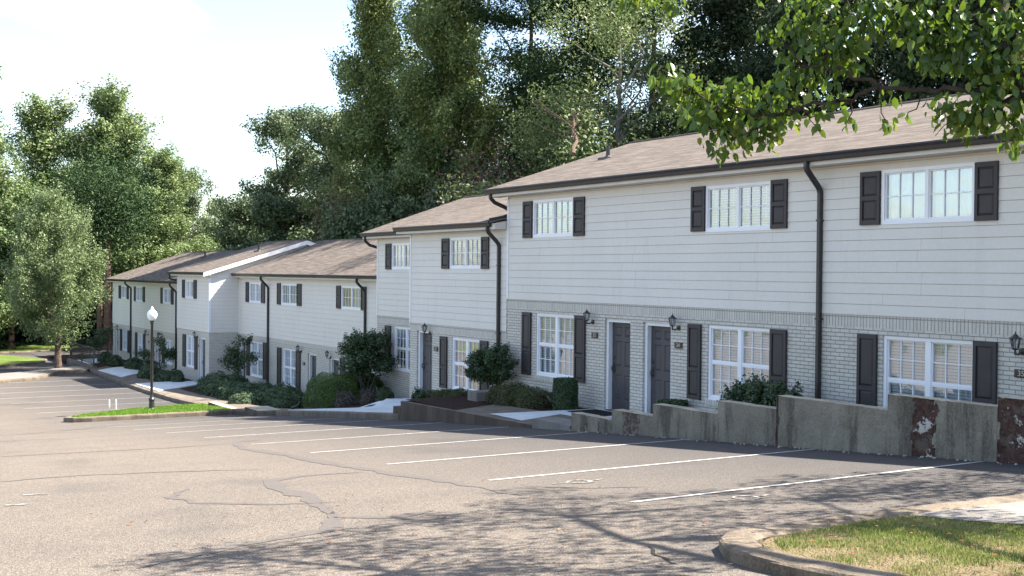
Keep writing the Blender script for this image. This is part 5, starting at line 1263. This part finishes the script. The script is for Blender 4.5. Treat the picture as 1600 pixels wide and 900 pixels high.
CRN = [(-5.02,6.62,2.92,0.31), (-5.43,10.35,3.28,0.38), (-5.74,6.50,2.65,0.30), (-4.73,7.17,2.51,0.36), (-5.92,10.83,3.49,0.43), (-3.96,8.06,2.40,0.41), (-5.73,5.72,2.62,0.39), (-6.51,12.99,2.15,0.45), (-7.75,11.70,4.01,0.31), (-6.68,11.87,2.95,0.33), (-6.77,10.17,4.02,0.46), (-6.52,7.05,3.05,0.49), (-5.85,11.54,2.79,0.28), (-7.90,10.98,3.93,0.37), (-5.91,8.32,2.80,0.34), (-6.47,10.54,3.70,0.46), (-4.44,8.99,3.38,0.36), (-6.25,6.12,3.28,0.33), (-6.10,9.33,3.00,0.31), (-5.11,8.22,3.09,0.44), (-6.87,8.20,3.61,0.44), (-3.86,8.03,3.11,0.36), (-6.78,13.13,3.04,0.41), (-6.33,14.24,2.84,0.41), (-7.69,9.60,3.46,0.39), (-7.38,14.34,3.78,0.48), (-6.99,13.71,2.89,0.45), (-6.07,12.44,2.13,0.31), (-6.42,8.93,3.67,0.47), (-6.52,11.71,3.93,0.48), (-5.43,9.21,3.24,0.41), (-7.54,14.12,2.38,0.31), (-5.17,6.65,3.35,0.48), (-7.45,10.46,3.67,0.30), (-4.72,9.62,3.33,0.40), (-7.28,13.70,3.80,0.31), (-6.25,7.65,2.96,0.37), (-6.44,13.62,2.68,0.41), (-7.22,10.94,3.59,0.47), (-7.43,8.50,3.28,0.30), (-7.20,12.63,4.34,0.38), (-6.18,14.45,2.31,0.29), (-7.07,6.66,3.09,0.48), (-5.65,10.46,2.41,0.32), (-5.63,13.86,2.62,0.32), (-6.03,13.22,2.51,0.35), (-7.10,7.40,3.42,0.49), (-4.82,8.51,2.63,0.31), (-5.20,7.60,3.32,0.47), (-6.38,12.36,2.77,0.35), (-5.48,12.45,2.74,0.31), (-5.49,13.54,2.76,0.35), (-5.38,6.27,2.89,0.41), (-6.64,8.31,3.41,0.42), (-5.42,8.09,2.90,0.32), (-5.42,7.92,2.92,0.48), (-7.14,12.96,3.90,0.29), (-7.43,9.64,3.73,0.45), (-6.96,7.24,3.58,0.41), (-6.72,15.07,2.90,0.45), (-8.45,11.94,4.23,0.41), (-6.00,11.41,3.32,0.50), (-6.52,12.69,2.66,0.49), (-6.54,14.78,2.36,0.39), (-5.11,10.62,2.68,0.29), (-4.69,11.76,2.84,0.38), (-5.24,11.01,2.59,0.38), (-4.68,10.68,2.31,0.37), (-4.39,11.17,2.53,0.30), (-4.86,11.29,2.72,0.34), (-3.85,11.51,3.18,0.35), (-4.30,11.10,2.83,0.35), (-4.86,10.53,3.04,0.39), (-4.71,11.06,3.10,0.35), (-4.14,11.53,2.62,0.30), (-4.51,11.00,2.51,0.34), (-2.57,8.82,2.82,0.25), (-2.87,9.72,2.82,0.34), (-2.66,9.28,2.85,0.34), (-2.49,8.86,2.55,0.26)]
LIMBS = [[(-2.98,4.58,0.71),(-3.11,4.50,0.79),(-3.27,4.37,0.81),(-3.41,4.26,0.82),(-3.57,4.14,0.85),(-3.71,4.03,0.92),(-3.85,3.93,0.95)],
 [(-3.56,4.12,0.84),(-3.70,4.06,0.79),(-3.88,3.92,0.76),(-4.03,3.83,0.75),(-4.19,3.74,0.79),(-4.32,3.69,0.88),(-4.45,3.64,0.98)],
 [(-3.85,3.94,0.76),(-3.97,3.85,0.71),(-4.05,3.81,0.65),(-4.13,3.78,0.64)],
 [(-2.96,4.51,0.54),(-3.09,4.50,0.83),(-3.19,4.53,1.04),(-3.31,4.53,1.31),(-3.44,4.50,1.59)],
 [(-3.11,4.46,0.94),(-3.29,4.41,1.12),(-3.50,4.32,1.23),(-3.75,4.15,1.32),(-3.95,4.06,1.38)],
 [(-3.77,4.17,1.33),(-3.76,4.08,1.14),(-3.76,3.99,0.98)],
 [(-3.46,4.28,1.22),(-3.42,4.35,1.05),(-3.39,4.40,0.97)],
 [(-3.10,4.49,0.78),(-3.19,4.44,0.74),(-3.30,4.34,0.70)],
 [(-3.95,4.06,1.38),(-4.20,3.85,1.49),(-4.45,3.63,1.42),(-4.61,3.56,1.38)]]
pt.location = (-1.8, 9.5, TZ); ORG[pt.name] = Vector((-1.8, 9.5, TZ))
for L_, (r0_, r1_) in zip(LIMBS, [(.016, .006), (.009, .003), (.005, .002), (.040, .026), (.022, .007), (.009, .003), (.009, .003), (.014, .004), (.010, .003)]): wl(L_, r0_, r1_, 5)
wl([(-1.8, 9.5, TZ-.3), (-1.82, 9.5, -.5), (-1.9, 9.5, .6)], .16, .12)
wl([(-1.9, 9.5, .6), (-1.6, 7.6, .5), (-2.0, 5.7, .62), (-2.98, 4.58, .71)], .08, .03)
wl([(-1.9, 9.5, .3), (-1.5, 7.4, .2), (-1.9, 5.6, .35), (-2.96, 4.51, .54)], .08, .05)
wl([(-1.9, 9.5, .6), (-2.0, 9.6, 2.4), (-3.0, 9.8, 3.5), (-5.4, 10.4, 4.0), (-6.6, 11.3, 4.5)], .10, .03)
wl([(-1.9, 9.5, 1.2), (-1.9, 9.0, 2.4), (-3.2, 8.4, 3.1), (-5.6, 7.9, 3.4), (-7.0, 7.5, 3.6)], .07, .02)
wl([(-2.0, 9.6, 1.8), (-2.2, 10.4, 3.3), (-3.6, 12.0, 4.3), (-5.8, 13.8, 4.8)], .07, .025)
hubs = [Vector(p) for p in ((-5.4, 10.4, 4.0), (-6.6, 11.3, 4.5), (-5.6, 7.9, 3.4), (-7.0, 7.5, 3.6), (-3.6, 12.0, 4.3), (-5.8, 13.8, 4.8), (-3.0, 9.8, 3.5), (-3.2, 8.4, 3.1))]
Cc = []; Ss = []
for x, y, z, r in CRN:
    c = Vector((x, y, z)); h = min(hubs, key=lambda q: (q-c).length); m_ = h.lerp(c, .5)+Vector((rg.normal(0, .15), rg.normal(0, .15), .15)); wl([h, m_, c], .022, .005)
    k = int(230*r/.4); q = rg.normal(0, 1, (k, 3)); q /= np.linalg.norm(q, axis=1)[:, None]; q *= (rg.random(k)**.45)[:, None]*np.array([r*1.25, r*1.25, r*.7]); Cc.append(q+np.array([x, y, z])); Ss.append(np.full(k, .085))
nv = 0
lp = [Vector(p) for L_ in LIMBS for p in L_]
for x, y, z, r, k in VIS:
    c = Vector((x, y, z)); h = min(lp, key=lambda q: (q-c).length)
    if (h-c).length < .45: wl([h, h.lerp(c, .5)+Vector((0, 0, .02)), c], .005, .002, 3)
    for j in range(k//40): wl([c, c+Vector((rg.normal(0, r*.7), rg.normal(0, r*.7), rg.normal(0, r*.6)))], .0025, .0015, 2)
    k2 = max(2, int(k*1.5)); q = rg.normal(0, 1, (k2, 3)); q /= np.linalg.norm(q, axis=1)[:, None]; q *= (rg.random(k2)**.5)[:, None]*r*1.12; q[:, :2] *= 1.15; Cc.append(q+np.array([x, y, z])); Ss.append(np.full(k2, .053)); nv += k2
C = np.concatenate(Cc); Sz = np.concatenate(Ss)*rg.uniform(.65, 1.2, len(C)); n = len(C)
ax = np.stack([rg.normal(0, .55, n), rg.normal(0, .55, n), -np.abs(rg.normal(.9, .45, n))], 1); ax /= np.linalg.norm(ax, axis=1)[:, None]
nr = rg.normal(0, 1, (n, 3)); nr[:, 2] += .5; nr -= ax*(nr*ax).sum(1)[:, None]; nr /= np.linalg.norm(nr, axis=1)[:, None]; sd_ = np.cross(ax, nr)
T7 = np.array([(0, 0, 0), (.22, .27, .05), (.62, .27, .04), (.55, 0, -.03), (.62, -.27, .04), (.22, -.27, .05), (1.0, 0, -.13)])
wv = rg.uniform(.75, 1.05, n)
V = (C[:, None, :] + Sz[:, None, None]*(T7[None, :, 0:1]*ax[:, None, :] + T7[None, :, 1:2]*wv[:, None, None]*sd_[:, None, :] + T7[None, :, 2:3]*nr[:, None, :])).reshape(-1, 3)
V -= np.array([-1.8, 9.5, TZ])
b7 = (np.arange(n)*7)[:, None]; Fq = np.concatenate([b7+np.array([[0, 1, 2, 3]]), b7+np.array([[0, 3, 4, 5]]), b7+np.array([[3, 2, 6, 4]])])
np_mesh('leaves', V, Fq, 'leaf_pear', pt, smooth=True)
wood.build('branches', 'bark_dark', pt, smooth=True)
# fallen leaves on the asphalt and grass
V = []; 
for j in range(260):
    x = rg.uniform(-12, -4); y = rg.uniform(2.5, 8); z = (lot(x, y)+.012) if not inside((x, y), ipoly) else lot(x, y)+.135
    if -6.75 < x < -6.1 and 5.4 < y: z = lot(x, y)+.165
    a = rg.uniform(0, 6.28); s_ = rg.uniform(.012, .028); c_, n_ = math.cos(a)*s_, math.sin(a)*s_
    V += [(x-c_, y-n_, z), (x+n_*.6, y-c_*.6, z+.006), (x+c_, y+n_, z+.004), (x-n_*.6, y+c_*.6, z+.008)]
tag(np_mesh('leaf_litter', V, quads(260), 'litter'), 'few dry fallen leaves on the asphalt and the kerbed bed at the lower right', 'leaves', kind='stuff')
for k_, (pr, used) in protos.items():
    if not used:
        for ch in list(pr.children): bpy.data.objects.remove(ch)
        bpy.data.objects.remove(pr)
